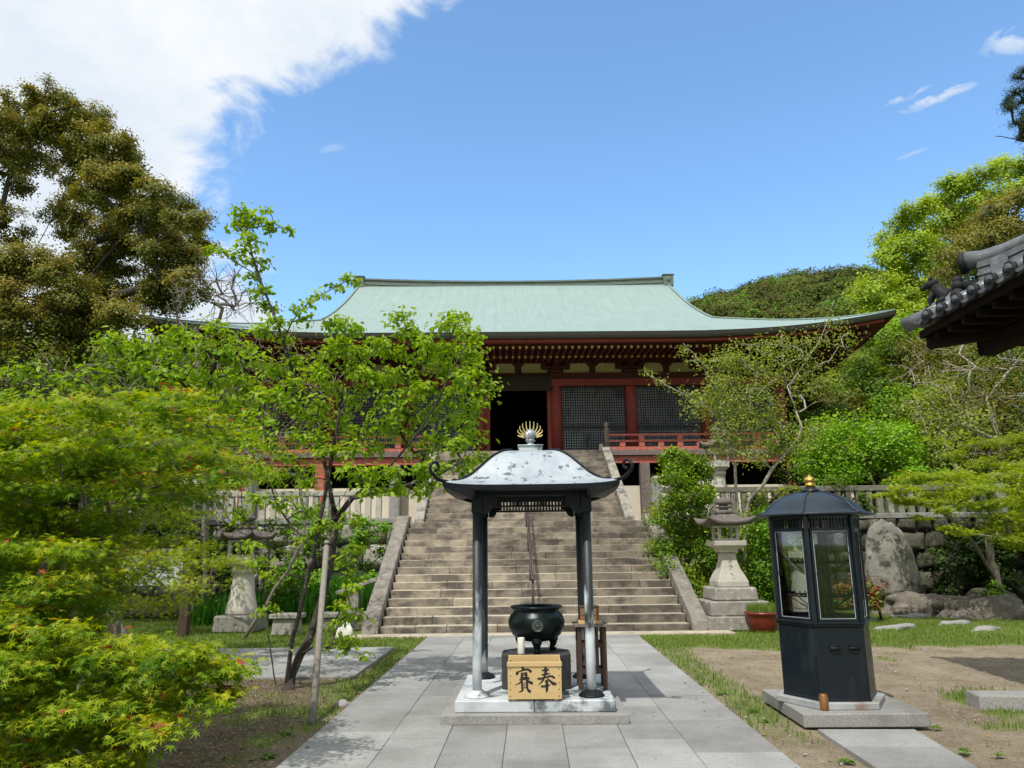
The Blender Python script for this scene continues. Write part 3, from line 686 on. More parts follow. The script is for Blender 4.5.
# ================================================================== TEMPLE HALL
def build_hall():
    t = thing('temple_hall', 'wide red temple hall with verdigris copper roof at the top of the stairs', 'temple hall', HO, HA)
    FY = 12.9; FL = 4.90; BAY = 2.86; XC = [BAY*(k-3.5) for k in range(8)]
    EY = 9.0; RY = 21.1; HX = 12.75; GX = 8.0
    ds = [0, 1.8, 3.5, 4.5, 6.3, 7.5, 8.9, 10.3, 12.1]; hs = [8.72, 9.34, 10.12, 10.60, 11.38, 11.95, 12.78, 13.72, 14.80]
    def h(d): return float(np.interp(d, FD, FH))
    from_d = np.linspace(0, 12.1, 60); co = np.polyfit(ds, hs, 4); FD, FH = from_d, np.polyval(co, from_d)
    def lift(u, d):        # corners of the eaves sweep up
        a = abs(u); return 0.66*max(0, (a-0.35)/0.65)**2.6*max(0, 1-d/7.0)**1.6 if a > 0.35 else 0
    # --- roof planes
    mb = MB(); uv = []
    D0 = 4.55
    def plane(front):
        s = 1 if front else -1; yc = RY
        def fn(u, v):
            d = 12.1*v; hwid = (HX-d) if d < D0 else GX
            uu = 2*u-1; x = uu*hwid
            out = 0.30*max(0, abs(uu)-0.5)**2*(1 if d < 0.01 else max(0, 1-d/2))
            y = yc - s*(12.1-d+out); z = h(d)+lift(uu*hwid/(HX-min(d, D0)*0), d)
            uv.append((x, d*1.08+0.0)); return (x if front else -x, y, z)
        mb.grid(fn, 60, 34)
    plane(True); plane(False)
    for s in (-1, 1):
        def fn(u, v, s=s):
            d = D0*v; y0, y1 = EY+d, 2*RY-EY-d; y = y0+(y1-y0)*u; uu = 2*u-1
            out = 0.30*max(0, abs(uu)-0.5)**2*max(0, 1-d/2)
            x = s*(HX-d+out); z = h(d)+lift(uu*(HX-d)/HX, d)
            uv.append((y, d*1.08)); return (x, y if s > 0 else (y0+y1-y), z)
        mb.grid(fn, 50, 14)
    mb.build('roof', 'copper', t, 0, uv)
    # gables with boards
    for s in (-1, 1):
        mb = MB(); pts = [(s*(GX-0.9), RY-(12.1-d), h(d)-0.25) for d in np.linspace(D0, 12.1, 14)]; pts += [(s*(GX-0.9), RY+(12.1-d), h(d)-0.25) for d in np.linspace(12.1, D0, 14)]
        mb.add(pts, [tuple(range(len(pts)))]); mb.build('gable', 'red_dark', t)
        for sg in (-1, 1):
            mb = MB()
            def fn(u, v, s=s, sg=sg):
                d = D0+(12.1-D0)*u; q = [(0,0),(0.12,0),(0.12,-0.5),(0,-0.5),(0,0)][int(round(v*4))]
                return (s*(GX+q[0]-0.1), RY-sg*(12.1-d), h(d)-0.01+q[1])
            mb.grid(fn, 20, 4, False); mb.build('bargeboard', 'eave_layer', t)
    # eave edge in thick dark layers, following the sweep
    def edge_pt(side, u):
        uu = 2*u-1; out = 0.30*max(0, abs(uu)-0.5)**2
        if side == 'f': return Vector((uu*HX, EY-out, h(0)+lift(uu, 0))), Vector((0,1,0))
        if side == 'b': return Vector((-uu*HX, 2*RY-EY+out, h(0)+lift(uu, 0))), Vector((0,-1,0))
        ln = RY-EY
        if side == 'r': return Vector((HX+out, RY+uu*ln, h(0)+lift(uu, 0))), Vector((-1,0,0))
        return Vector((-HX-out, RY-uu*ln, h(0)+lift(uu, 0))), Vector((1,0,0))
    for side in 'fblr':
        mb = MB()
        def fn(u, v):
            p, n = edge_pt(side, u); k = int(round(v*4)); q = [(0.02,0.0),(0.0,-0.01),(0.04,-0.12),(0.08,-0.19),(1.2,-0.22)][k]
            # bevel the length at the corners so sheets meet
            e = (2*u-1); tang = Vector((1,0,0)) if side in 'fb' else Vector((0,1,0))
            sh = q[0]*e*(1 if side in 'fr' else -1)
            return tuple(p + n*q[0] - tang*sh + Vector((0,0,q[1]-0.004 + (0.10 if k == 4 else 0))))
        mb.grid(fn, 60, 4, False); mb.build('eave_edge', 'eave_layer', t)
    # soffit boards behind the rafters
    wall_z = 8.42
    for side in 'fblr':
        mb = MB()
        def fn(u, v):
            p, n = edge_pt(side, u); uu = 2*u-1
            q = Vector((uu*10.0, FY, 8.75)) if side == 'f' else Vector((-uu*10.0, 2*RY-FY, 8.75)) if side == 'b' else Vector((10.0, RY+uu*(RY-FY), 8.75)) if side == 'r' else Vector((-10.0, RY-uu*(RY-FY), 8.75))
            a = p + n*0.25 + Vector((0,0,-0.30)); return tuple(a.lerp(q, v))
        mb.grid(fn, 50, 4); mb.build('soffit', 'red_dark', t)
    # two rows of rafters with pale yellow tips
    def rafters(row):
        body = MB()
        for side in 'flr':
            cnt = 112 if side == 'f' else 110
            for i in range(cnt+1):
                u = (i+0.5)/(cnt+1); p, n = edge_pt(side, u); e = 2*u-1
                d0, d1, dz0, dz1 = ((0.62, 2.3, -0.38, -0.30) if row == 0 else (1.85, 3.9, -0.40, -0.10))
                tang = Vector((1,0,0)) if side == 'f' else Vector((0,1,0))
                k = 1 if side != 'l' else -1
                half = HX if side == 'f' else RY-EY
                def q(d, dz):
                    # keep rafters parallel, stop short of the hip
                    return p + n*d + Vector((0,0,dz - (p.z-h(0))*min(1, d/4.2)*0.9))
                a_lim = half-abs(e)*half
                if a_lim < d0: continue
                d1c = min(d1, a_lim)
                if d1c-d0 < 0.1: continue
                a, b = q(d0, dz0), q(d1c, dz0+(dz1-dz0)*(d1c-d0)/(d1-d0)); w = 0.038; hh = 0.045
                for (A_, B_, m_, body.mi) in ((a, b, body, 0), (a-n*0.012, a-n*0.001, body, 1)):
                    vs = [A_-tang*w+Vector((0,0,-hh)), A_+tang*w+Vector((0,0,-hh)), A_+tang*w+Vector((0,0,hh)), A_-tang*w+Vector((0,0,hh)),
                          B_-tang*w+Vector((0,0,-hh)), B_+tang*w+Vector((0,0,-hh)), B_+tang*w+Vector((0,0,hh)), B_-tang*w+Vector((0,0,hh))]
                    m_.add(vs, [(0,1,2,3),(7,6,5,4),(0,4,5,1),(1,5,6,2),(2,6,7,3),(3,7,4,0)])
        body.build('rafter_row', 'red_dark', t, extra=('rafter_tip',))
    rafters(0); rafters(1)
    for (d, z, w_, hh) in ((0.30, -0.245, 0.05, 0.05), (0.75, -0.30, 0.06, 0.03), (2.0, -0.34, 0.06, 0.04)):     # flying eave boards
        mb = MB()
        def fn(u, v):
            p, n = edge_pt('f', u); k = int(round(v*4)); q = [(-w_,-hh),(w_,-hh),(w_,hh),(-w_,hh),(-w_,-hh)][k]; e = 2*u-1
            return tuple(p + n*(d+q[0]) + Vector((-e*d, 0, z+q[1] - (p.z-h(0))*0.18*d)))
        mb.grid(fn, 60, 4, False); mb.build('eave_board', 'red' if d < 0.5 else 'red_dark', t)
    for sx in (-1, 1):     # hip rafters
        for sy in (-1, 1):
            c0 = Vector((sx*(HX-0.75), RY-sy*(12.1-0.75), h(0)+0.66-0.36)); c1 = Vector((sx*10.0, RY-sy*(RY-FY), 8.35))
            mb = MB(); mb.tube([c0, c0.lerp(c1, 0.5)+Vector((0,0,-0.12)), c1], [0.16,0.2,0.2], 4, False); mb.build('hip_rafter', 'red_dark', t)
    # ridge
    def sag(x): return -0.20*(1-(x/GX)**2)
    for (w_, z0, z1) in ((0.24, 14.55, 14.98), (0.30, 14.981, 15.06), (0.27, 14.74, 14.78)):
        mb = MB()
        def fn(u, v):
            q = [(-w_,z0),(w_,z0),(w_,z1),(-w_,z1),(-w_,z0)][int(round(v*4))]; x = -GX+0.2+(2*GX-0.4)*u; return (x, RY+q[0], q[1]+sag(x)+0.06)
        mb.grid(fn, 24, 4, False); mb.build('ridge', 'ridge', t)
    for s in (-1, 1):
        mb = MB(); mb.box(s*(GX-0.10)-0.26, s*(GX-0.10)+0.26, RY-0.34, RY+0.34, 14.62, 15.16); mb.box(s*(GX-0.10)-0.30, s*(GX-0.10)+0.30, RY-0.38, RY+0.38, 15.163, 15.22)
        mb.lathe([(0.01,0),(0.13,0.02),(0.13,0.04),(0.01,0.05)], 12, M=Matrix.Translation((s*(GX-0.10), RY-0.34, 14.95)) @ Matrix.Rotation(R(90),4,'X')); mb.build('ridge_end', 'ridge', t, 0.02)
        for sy in (-1, 1):
            mb = MB(); pts = []
            for d in np.linspace(12.0, D0, 12): pts.append((s*(GX-0.12), RY-sy*(12.1-d), h(d)+0.05))
            for k in np.linspace(0.0, 1.0, 10)[1:]:
                d = D0*(1-k); pts.append((s*(HX-d), RY-sy*(12.1-d), h(d)+lift((HX-d)/HX, d)+0.03))
            mb.tube(pts, [0.035]*12+[0.03]*9, 6); mb.build('hip_ridge', 'copper', t)
    # --- walls, columns
    for x in XC:
        mb = MB(); mb.lathe([(0.235,0),(0.235,2.86),(0.20,2.95)], 20, (x, FY, FL)); mb.build('column', 'red', t)
    for s in (-1, 1):
        for k in range(1, 6):
            mb = MB(); mb.lathe([(0.235,0),(0.235,2.95)], 16, (s*10.01, FY+k*BAY, FL)); mb.build('column', 'red', t)
        mb = MB(); mb.box(s*9.98-0.06, s*9.98+0.06, FY+0.1, 2*RY-FY, FL, 8.9); mb.build('side_wall', 'red_dark', t)
    mb = MB(); mb.box(-10, 10, 2*RY-FY, 2*RY-FY+0.1, FL, 8.9); mb.build('rear_wall', 'red_dark', t)
    mb = MB(); mb.box(-10.3, 10.3, FY-0.29, FY-0.19, 7.62, 7.90); mb.build('tie_beam', 'red', t, 0.01)
    mb = MB(); mb.box(-10.3, 10.3, FY-0.16, FY+0.16, 7.903, 8.16); mb.build('head_beam', 'red_dark', t, 0.01)
    mb = MB(); mb.box(-10.3, 10.3, FY-0.13, FY+0.13, 8.58, 8.8); mb.build('eave_purlin', 'red_dark', t, 0.01)
    mb = MB(); mb.box(-10.6, 10.6, FY-1.16, FY-0.98, 8.56, 8.72); mb.build('eave_purlin', 'red_dark', t, 0.01)
    for i in range(7):
        xm = (XC[i]+XC[i+1])/2
        for s in (-1, 1):
            mb = MB(); cx = xm+s*0.62; w = 0.50
            poly = [(-w,0),(w,0),(w,0.24),(w-0.13,0.38),(-w+0.13,0.38),(-w,0.24)]
            vs = [(cx+px_, FY-0.06, 8.175+pz) for px_,pz in poly]+[(cx+px_, FY+0.0, 8.175+pz) for px_,pz in poly]
            mb.add(vs, [(0,1,2,3,4,5),(11,10,9,8,7,6)]+[(k,(k+6),(k+1)%6+6,(k+1)%6) for k in range(6)]); mb.build('plaster_panel', 'plaster', t)
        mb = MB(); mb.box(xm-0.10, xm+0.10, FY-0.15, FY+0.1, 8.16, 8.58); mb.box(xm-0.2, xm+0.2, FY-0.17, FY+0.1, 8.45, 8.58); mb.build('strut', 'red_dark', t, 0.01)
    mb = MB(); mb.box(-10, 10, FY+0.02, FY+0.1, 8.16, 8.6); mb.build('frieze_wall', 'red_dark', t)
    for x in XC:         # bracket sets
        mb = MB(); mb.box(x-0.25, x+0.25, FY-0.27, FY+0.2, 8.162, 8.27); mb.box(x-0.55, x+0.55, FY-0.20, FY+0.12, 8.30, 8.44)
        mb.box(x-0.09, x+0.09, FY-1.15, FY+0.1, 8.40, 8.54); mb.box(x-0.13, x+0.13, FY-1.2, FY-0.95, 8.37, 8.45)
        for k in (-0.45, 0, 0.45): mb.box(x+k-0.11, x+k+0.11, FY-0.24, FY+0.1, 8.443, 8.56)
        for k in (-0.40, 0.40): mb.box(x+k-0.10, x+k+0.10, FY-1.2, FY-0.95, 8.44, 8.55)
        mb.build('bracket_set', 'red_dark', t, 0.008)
    for i in range(7):
        a, b = XC[i]+0.24, XC[i+1]-0.24
        if i == 3: continue
        mb = MB(); mb.box(a, b, FY-0.02, FY+0.06, FL, 7.62); fr = mb.build('panel_backing', 'lattice_back', t)
        for (z0, z1, yy) in ((FL+0.05, 6.03, -0.06), (6.08, 7.60, -0.085)):
            mb = MB(); nv = 25; nh = int((z1-z0)/0.095)
            for k in range(nv+1):
                x = a+0.03+(b-a-0.06)*k/nv; mb.box(x-0.017, x+0.017, FY+yy-0.03, FY+yy, z0, z1)
            for k in range(nh+1):
                z = z0+(z1-z0)*k/nh; mb.box(a, b, FY+yy-0.012, FY+yy+0.012, z-0.016, z+0.016)
            for zz in (z0, z1): mb.box(a, b, FY+yy-0.045, FY+yy+0.014, zz-0.035, zz+0.035)
            mb.build('lattice_panel', 'lattice', t)
    # doorway: jambs, dark room, rolled blind
    for s in (-1, 1):
        mb = MB(); mb.box(s*1.16-0.07, s*1.16+0.07, FY-0.1, FY+0.15, FL, 7.6); mb.build('door_jamb', 'red', t, 0.01)
    mb = MB(); mb.box(-1.25, 1.25, FY-0.35, FY-0.295, 7.42, 7.95); mb.box(-1.3, 1.3, FY-0.38, FY-0.30, 7.90, 7.98); mb.build('door_blind', 'blind', t, 0.01)
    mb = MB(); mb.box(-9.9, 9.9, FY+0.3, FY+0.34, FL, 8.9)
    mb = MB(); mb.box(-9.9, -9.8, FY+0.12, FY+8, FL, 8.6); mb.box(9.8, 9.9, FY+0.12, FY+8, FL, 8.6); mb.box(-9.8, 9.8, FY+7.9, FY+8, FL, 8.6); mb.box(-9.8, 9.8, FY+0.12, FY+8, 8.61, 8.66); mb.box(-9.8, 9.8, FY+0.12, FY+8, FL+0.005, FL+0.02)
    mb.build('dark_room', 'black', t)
    # --- veranda
    VY = 10.9; VX = 12.2
    mb = MB(); mb.box(-VX, VX, VY+0.3, 2*RY-VY, FL-0.10, FL-0.005); mb.build('veranda_floor', 'grey_wood', t)
    for s in (-1, 1):
        a, b = sorted((s*3.14, s*VX)); mb = MB(); mb.box(a, b, VY, VY+0.3, FL-0.16, FL+0.02); mb.build('veranda_edge', 'weather_beam', t, 0.01)
        mb = MB(); mb.box(a, b, VY+0.12, VY+0.3, FL-0.42, FL-0.17); mb.build('floor_beam', 'red_rail', t, 0.01)
        mb = MB(); mb.box(s*VX-0.1, s*VX+0.1, VY, 2*RY-VY, FL-0.38, FL-0.165); mb.build('floor_beam', 'red_rail', t, 0.01)
    mb = MB(); mb.box(-3.13, 3.13, VY+0.02, VY+0.3, FL-0.3, FL-0.0); mb.build('top_sill', 'step', t, 0.01)
    for k in range(-4, 5):
        if k == 0: continue
        s = 1 if k > 0 else -1; x = s*(4.35+(abs(k)-1)*2.62)
        mb = MB(); mb.rnd = 0.5; mb.box(x-0.17, x+0.17, VY+0.02, VY+0.34, 2.26, FL-0.43); mb.build('veranda_post', 'weather_beam' if abs(k) == 1 else 'red_rail', t, 0.015)
        mb = MB(); mb.box(x-0.32, x+0.32, VY-0.15, VY+0.5, 2.2, 2.42); mb.build('post_base', 'pale_stone', t, 0.03)
    for a, b in ((-12.0, -3.13), (3.13, 12.0)):
        mb = MB(); mb.box(a, b, VY+0.55, VY+0.75, 2.2, 3.72); mb.build('plaster_base', 'plaster_w', t)
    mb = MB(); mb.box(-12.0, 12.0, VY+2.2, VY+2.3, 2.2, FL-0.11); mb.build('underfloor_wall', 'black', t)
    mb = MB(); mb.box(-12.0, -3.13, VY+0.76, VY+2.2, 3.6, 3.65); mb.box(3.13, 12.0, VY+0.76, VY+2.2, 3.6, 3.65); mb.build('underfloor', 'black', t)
    # railing
    for s in (-1, 1):
        x0 = 3.06
        rl = MB(); rl.box(-0.001,0.001,-0.001,0.001,0,0.001)
        rl = MB()
        for (z0, z1, w_) in ((5.44, 5.51, 0.045), (5.22, 5.29, 0.04), (4.93, 5.05, 0.07)):
            a, b = sorted((s*x0, s*VX)); rl.box(a, b, VY+0.14-w_, VY+0.14+w_, z0, z1); rl.box(s*VX-w_, s*VX+w_, VY+0.2, VY+12, z0, z1)
        rl.build('railing', 'red_rail', t, 0.008)
        k = 0; x = x0+0.55
        while x < VX:
            tall = (k % 2 == 1); mb = MB(); mb.box(s*x-0.10, s*x+0.10, VY+0.06, VY+0.22, 5.052, 5.435 if tall else 5.218); mb.build('baluster', 'red_rail', t, 0.008); x += 0.68; k += 1
        mb = MB(); mb.lathe([(0.085,0),(0.085,0.72),(0.10,0.74),(0.10,0.80),(0.05,0.82),(0.05,0.86),(0.095,0.93),(0.085,1.0),(0.0,1.08)], 14, (s*x0, VY+0.14, 4.9)); mb.box(s*x0-0.12, s*x0+0.12, VY+0.02, VY+0.26, 4.90, 5.05); mb.build('newel_post', 'grey_wood', t)
        mb = MB(); mb.box(s*(x0-0.22)-0.07, s*(x0-0.22)+0.07, VY-0.02, VY+0.12, 4.86, 5.14); mb.build('newel_block', 'grey_wood', t, 0.01)
build_hall()
# ================================================================== THINGS ON THE PATH
def patina(name, white_to, base=(0.022,0.028,0.030)):
    m = mat(name, (0.60,0.64,0.66), (0.40,0.45,0.48), 5, 0.5, 0.002, 30); nt = m.node_tree; N = nt.nodes.new; L = nt.links.new
    b = nt.nodes['Principled BSDF']; old = b.inputs['Base Color'].links[0].from_socket
    tc = N('ShaderNodeTexCoord'); sp = N('ShaderNodeSeparateXYZ'); L(tc.outputs['Object'], sp.inputs[0])
    n = N('ShaderNodeTexNoise'); n.inputs['Scale'].default_value = 4.0; n.inputs['Detail'].default_value = 6; mp = N('ShaderNodeMapping'); mp.inputs['Scale'].default_value = (2.5,2.5,0.8)
    L(tc.outputs['Object'], mp.inputs[0]); L(mp.outputs[0], n.inputs['Vector'])
    a = N('ShaderNodeMath'); a.operation = 'MULTIPLY_ADD'; a.inputs[1].default_value = 1.7; L(n.outputs[0], a.inputs[0]); L(sp.outputs[2], a.inputs[2])
    r = N('ShaderNodeMapRange'); r.inputs[1].default_value = white_to+0.75; r.inputs[2].default_value = white_to+1.05; L(a.outputs[0], r.inputs[0])
    mx = N('ShaderNodeMix'); mx.data_type = 'RGBA'; L(r.outputs[0], mx.inputs[0]); L(old, mx.inputs[6]); mx.inputs[7].default_value = rgba(base); L(mx.outputs[2], b.inputs['Base Color'])
    return m
MT['post_patina'] = patina('post_patina', 0.80)
MT['post_patina_low'] = patina('post_patina_rear', 0.35)
def build_canopy():
    C = Vector((0.01, 8.12, 0.02)); t = thing('incense_canopy', 'four-posted metal incense canopy with whitened curling roof on the path', 'canopy', C)
    mb = MB(); mb.box(-0.865, 0.865, -0.84, 0.86, 0, 0.085); mb.build('plinth', 'granite', t, 0.006)
    mb = MB()
    for (a, b) in ((-0.745, -0.002), (0.002, 0.755)):
        mb.box(a, b, -0.74, 0.74, 0.086, 0.19)
    mb.build('upper_plinth', 'whitewash', t, 0.008)
    for sx in (-1, 1):
        for sy in (-1, 1):
            x, y = sx*0.55, sy*0.53
            mb = MB(); mb.lathe([(0.045,0.19),(0.045,0.5),(0.046,1.98)], 18, (x,y,0)); mb.build('post', 'post_patina' if sy < 0 else 'post_patina_low', t)
            mb = MB(); pr = [(0.125,0.191),(0.125,0.205),(0.11,0.212),(0.10,0.225),(0.07,0.24),(0.055,0.25)]
            mb.lathe(pr, 20, (x,y,0))
            for k in range(14):
                w = 2*PI*k/14; mb.sphere((x+0.092*math.cos(w), y+0.092*math.sin(w), 0.215), 0.017, 5)
            mb.build('post_base', 'whitewash' if sx < 0 and sy < 0 else 'dark_bronze', t)
            mb = MB(); mb.box(x-0.054, x+0.054, y-0.054, y+0.054, 1.93, 2.15); mb.build('post_cap', 'dark_bronze', t, 0.006)
    # beams, slatted friezes and brackets on the four sides
    for k in range(4):
        M = Matrix.Rotation(k*PI/2, 4, 'Z')
        mb = MB(); mb.box(-0.60, 0.60, -0.575, -0.505, 2.10, 2.19, M); mb.box(-0.5, 0.5, -0.55, -0.52, 1.985, 2.003, M); mb.build('beam', 'dark_bronze', t, 0.004)
        mb = MB()
        for i in range(25):
            x = -0.42+0.84*i/24; mb.box(x-0.009, x+0.009, -0.545, -0.527, 2.003, 2.099, M)
        mb.build('frieze', 'dark_bronze', t)
        for s in (-1, 1):
            mb = MB(); prof = [(0.0,0.0),(0.0,-0.17),(0.03,-0.175),(0.06,-0.165),(0.08,-0.14),(0.09,-0.10),(0.13,-0.09),(0.13,0.0)]
            vs = [(s*(0.49-px_), -0.56, 2.10+pz) for px_, pz in prof]+[(s*(0.49-px_), -0.52, 2.10+pz) for px_, pz in prof]; n = len(prof)
            fs = [tuple(range(n)), tuple(range(2*n-1,n-1,-1))]+[(i,n+i,n+(i+1)%n,(i+1)%n) for i in range(n)]
            mb.add(vs, fs, False, M); mb.build('bracket', 'dark_bronze', t)
    # roof
    ss = [0.86, 0.78, 0.68, 0.6, 0.52, 0.45, 0.37, 0.30, 0.24, 0.15]; zs = [2.190, 2.213, 2.262, 2.315, 2.390, 2.465, 2.545, 2.582, 2.596, 2.60]
    co = np.polyfit(ss, zs, 5)
    def rz(s_): return float(np.polyval(co, s_))
    mb = MB()
    for k in range(4):
        M = Matrix.Rotation(k*PI/2, 4, 'Z')
        def fn(u, v):
            s_ = 0.86-(0.86-0.14)*v; uu = 2*u-1; z = rz(s_)+0.035*abs(uu)**5*max(0,(1-v*3))
            return M @ Vector((uu*s_, -s_, z))
        mb.grid(fn, 26, 22)
    mb.box(-0.139,0.139,-0.139,0.139,2.57,rz(0.14)-0.001)
    mb.build('roof', 'lead', t)
    for k in range(4):
        M = Matrix.Rotation(k*PI/2, 4, 'Z')
        mb = MB()
        def fn(u, v):
            uu = 2*u-1; q = [(0,0.0),(0.006,-0.002),(0.0,-0.045),(-0.05,-0.06),(-0.30,-0.02)][int(round(v*4))]
            s_ = 0.861+q[0]; zl = 0.035*abs(uu)**5*(1 if v < 0.9 else 0); return M @ Vector((uu*s_, -s_, rz(0.86)-0.001+q[1]+zl))
        mb.grid(fn, 26, 4, False); mb.build('eave', 'dark_bronze', t)
        d = Vector((1,1,0)).normalized(); d = M @ d
        pts = [Vector((0,0,rz(s_)+0.012)) + d*s_*math.sqrt(2) for s_ in (0.2,0.3,0.4,0.5,0.6,0.7,0.8)]
        c0 = Vector((0,0,rz(0.86)+0.040)) + d*0.86*math.sqrt(2); pts += [c0]
        # curling fern scroll
        pts += [c0+d*0.07+Vector((0,0,0.015)), c0+d*0.12+Vector((0,0,0.055))]
        cc = c0+d*0.095+Vector((0,0,0.125)); rad = 0.072
        for a in range(0, 11):
            w = -0.6+a*0.52; rr = rad*(1-a*0.065); pts.append(cc+d*rr*math.cos(w)+Vector((0,0,rr*math.sin(w))))
        mb = MB(); n = len(pts); mb.tube(pts, [0.012]*7+[0.018,0.020,0.018]+[0.017-0.0006*i for i in range(n-10)], 8)
        mb.sphere(pts[-1], 0.019, 6); mb.build('corner_scroll', 'dark_bronze', t)
        # underside corner pocket
        mb = MB(); a_, b_ = 0.55, 0.84; M2 = M
        vs = [M2 @ Vector(p) for p in ((a_,a_,2.05),(b_,a_,2.14),(b_,b_,2.165),(a_,b_,2.14),(a_,a_,2.13))]
        mb.add(vs, [(0,1,2),(0,2,3),(1,4,2),(2,4,3),(0,4,1),(3,4,0)]); mb.build('corner_rafter', 'dark_bronze', t)
    mb = MB(); mb.box(-0.56, 0.56, -0.56, 0.56, 2.155, 2.165); mb.build('ceiling', 'dark_bronze', t)
    # finial
    mb = MB(); mb.box(-0.125, 0.125, -0.125, 0.125, 2.585, 2.665); mb.box(-0.14,0.14,-0.14,0.14,2.666,2.676); f = mb.build('finial_base', 'whitewash', t, 0.004)
    mb = MB(); mb.lathe([(0.075,0),(0.075,0.012),(0.04,0.02),(0.035,0.04),(0.05,0.05),(0.056,0.065),(0.03,0.075),(0.05,0.09),(0.062,0.12),(0.058,0.15),(0.04,0.175),(0.01,0.19)], 18, (0,0,2.677))
    mb.sphere((-0.03,-0.05,2.78), 0.034, 8, (0.8,0.7,1.5)); mb.build('jewel', 'silver', t)
    mb = MB()
    for i in range(-5, 6):
        a = i*0.30; tip = 0.285-0.0062*i*i; zr = 0.095+0.045*math.cos(a); p = []; wd = []
        for q in np.linspace(0, 1, 9):
            px_ = math.sin(a)*(0.062+0.085*math.sin(q*PI*0.62))*(0.92 if abs(i) == 5 else 1); pz = zr+(tip-zr)*q
            p.append((px_, 0.02, 2.677+pz)); wd.append(0.010*(1-q)**0.6+0.0018)
        mb.tube(p, wd, 6)
    mb.build('flame_halo', 'flame_gold', t)
build_canopy()

MT['crest_metal'] = mat('crest_metal', (0.12,0.125,0.12), (0.06,0.065,0.06), 20, 0.5, metallic=0.5)
MT['dark_stone'] = mat('dark_stone', (0.055,0.055,0.055), (0.028,0.028,0.028), 7, 0.7, 0.004, 30, (0.10,0.10,0.095), 3, (0.56,0.7), stretch=(1,1,0.4))
def build_pedestal():
    t = MB(); prof = [(0.35,0),(0.352,0.34)]
    t.lathe(prof, 8, (0,0,0), False, PI/8); o = t.build('stone_pedestal', 'dark_stone', None, 0.012); o.location = (0.035, 8.10, 0.211)
    tag(o, 'dark eight-sided pedestal under the bronze incense burner', 'pedestal')
    C = Vector((0.045, 8.12, 0.555)); t = thing('incense_burner', 'round dark bronze incense burner with three feet and a crest', 'incense burner', C)
    mb = MB(); prof = [(0.10,0.10),(0.18,0.115),(0.25,0.165),(0.29,0.235),(0.297,0.30),(0.275,0.36),(0.245,0.39),(0.24,0.415),(0.268,0.43),(0.274,0.45),(0.255,0.455),(0.235,0.44),(0.22,0.40)]
    mb.lathe(prof, 36, cap=False); mb.build('bowl', 'burner', t)
    mb = MB(); mb.lathe([(0.215,0.385),(0.10,0.39),(0.001,0.395)], 24, cap=False); mb.build('ash', 'paving', t)
    for k in range(3):
        w = -PI/2+2*PI*k/3; x, y = math.cos(w), math.sin(w); mb = MB()
        mb.tube([(x*0.17,y*0.17,0.15),(x*0.205,y*0.205,0.11),(x*0.20,y*0.20,0.06),(x*0.185,y*0.185,0.03),(x*0.20,y*0.20,0.0)], [0.06,0.055,0.035,0.028,0.04], 10); mb.sphere((x*0.225,y*0.225,0.105), 0.03, 6); mb.build('foot', 'burner', t)
    mb = MB(); M = Matrix.Translation((0.01,-0.289,0.272)) @ Matrix.Rotation(R(84),4,'X')
    mb.lathe([(0.058,0),(0.058,0.012),(0.050,0.016),(0.046,0.010),(0.012,0.010),(0.012,0.018),(0.001,0.020)], 20, M=M)
    for k in range(8):
        w = 2*PI*k/8; v = M @ Vector((0.03*math.cos(w),0.03*math.sin(w),0.012)); mb.sphere(v, 0.010, 5)
    mb.build('crest', 'crest_metal', t)
build_pedestal()

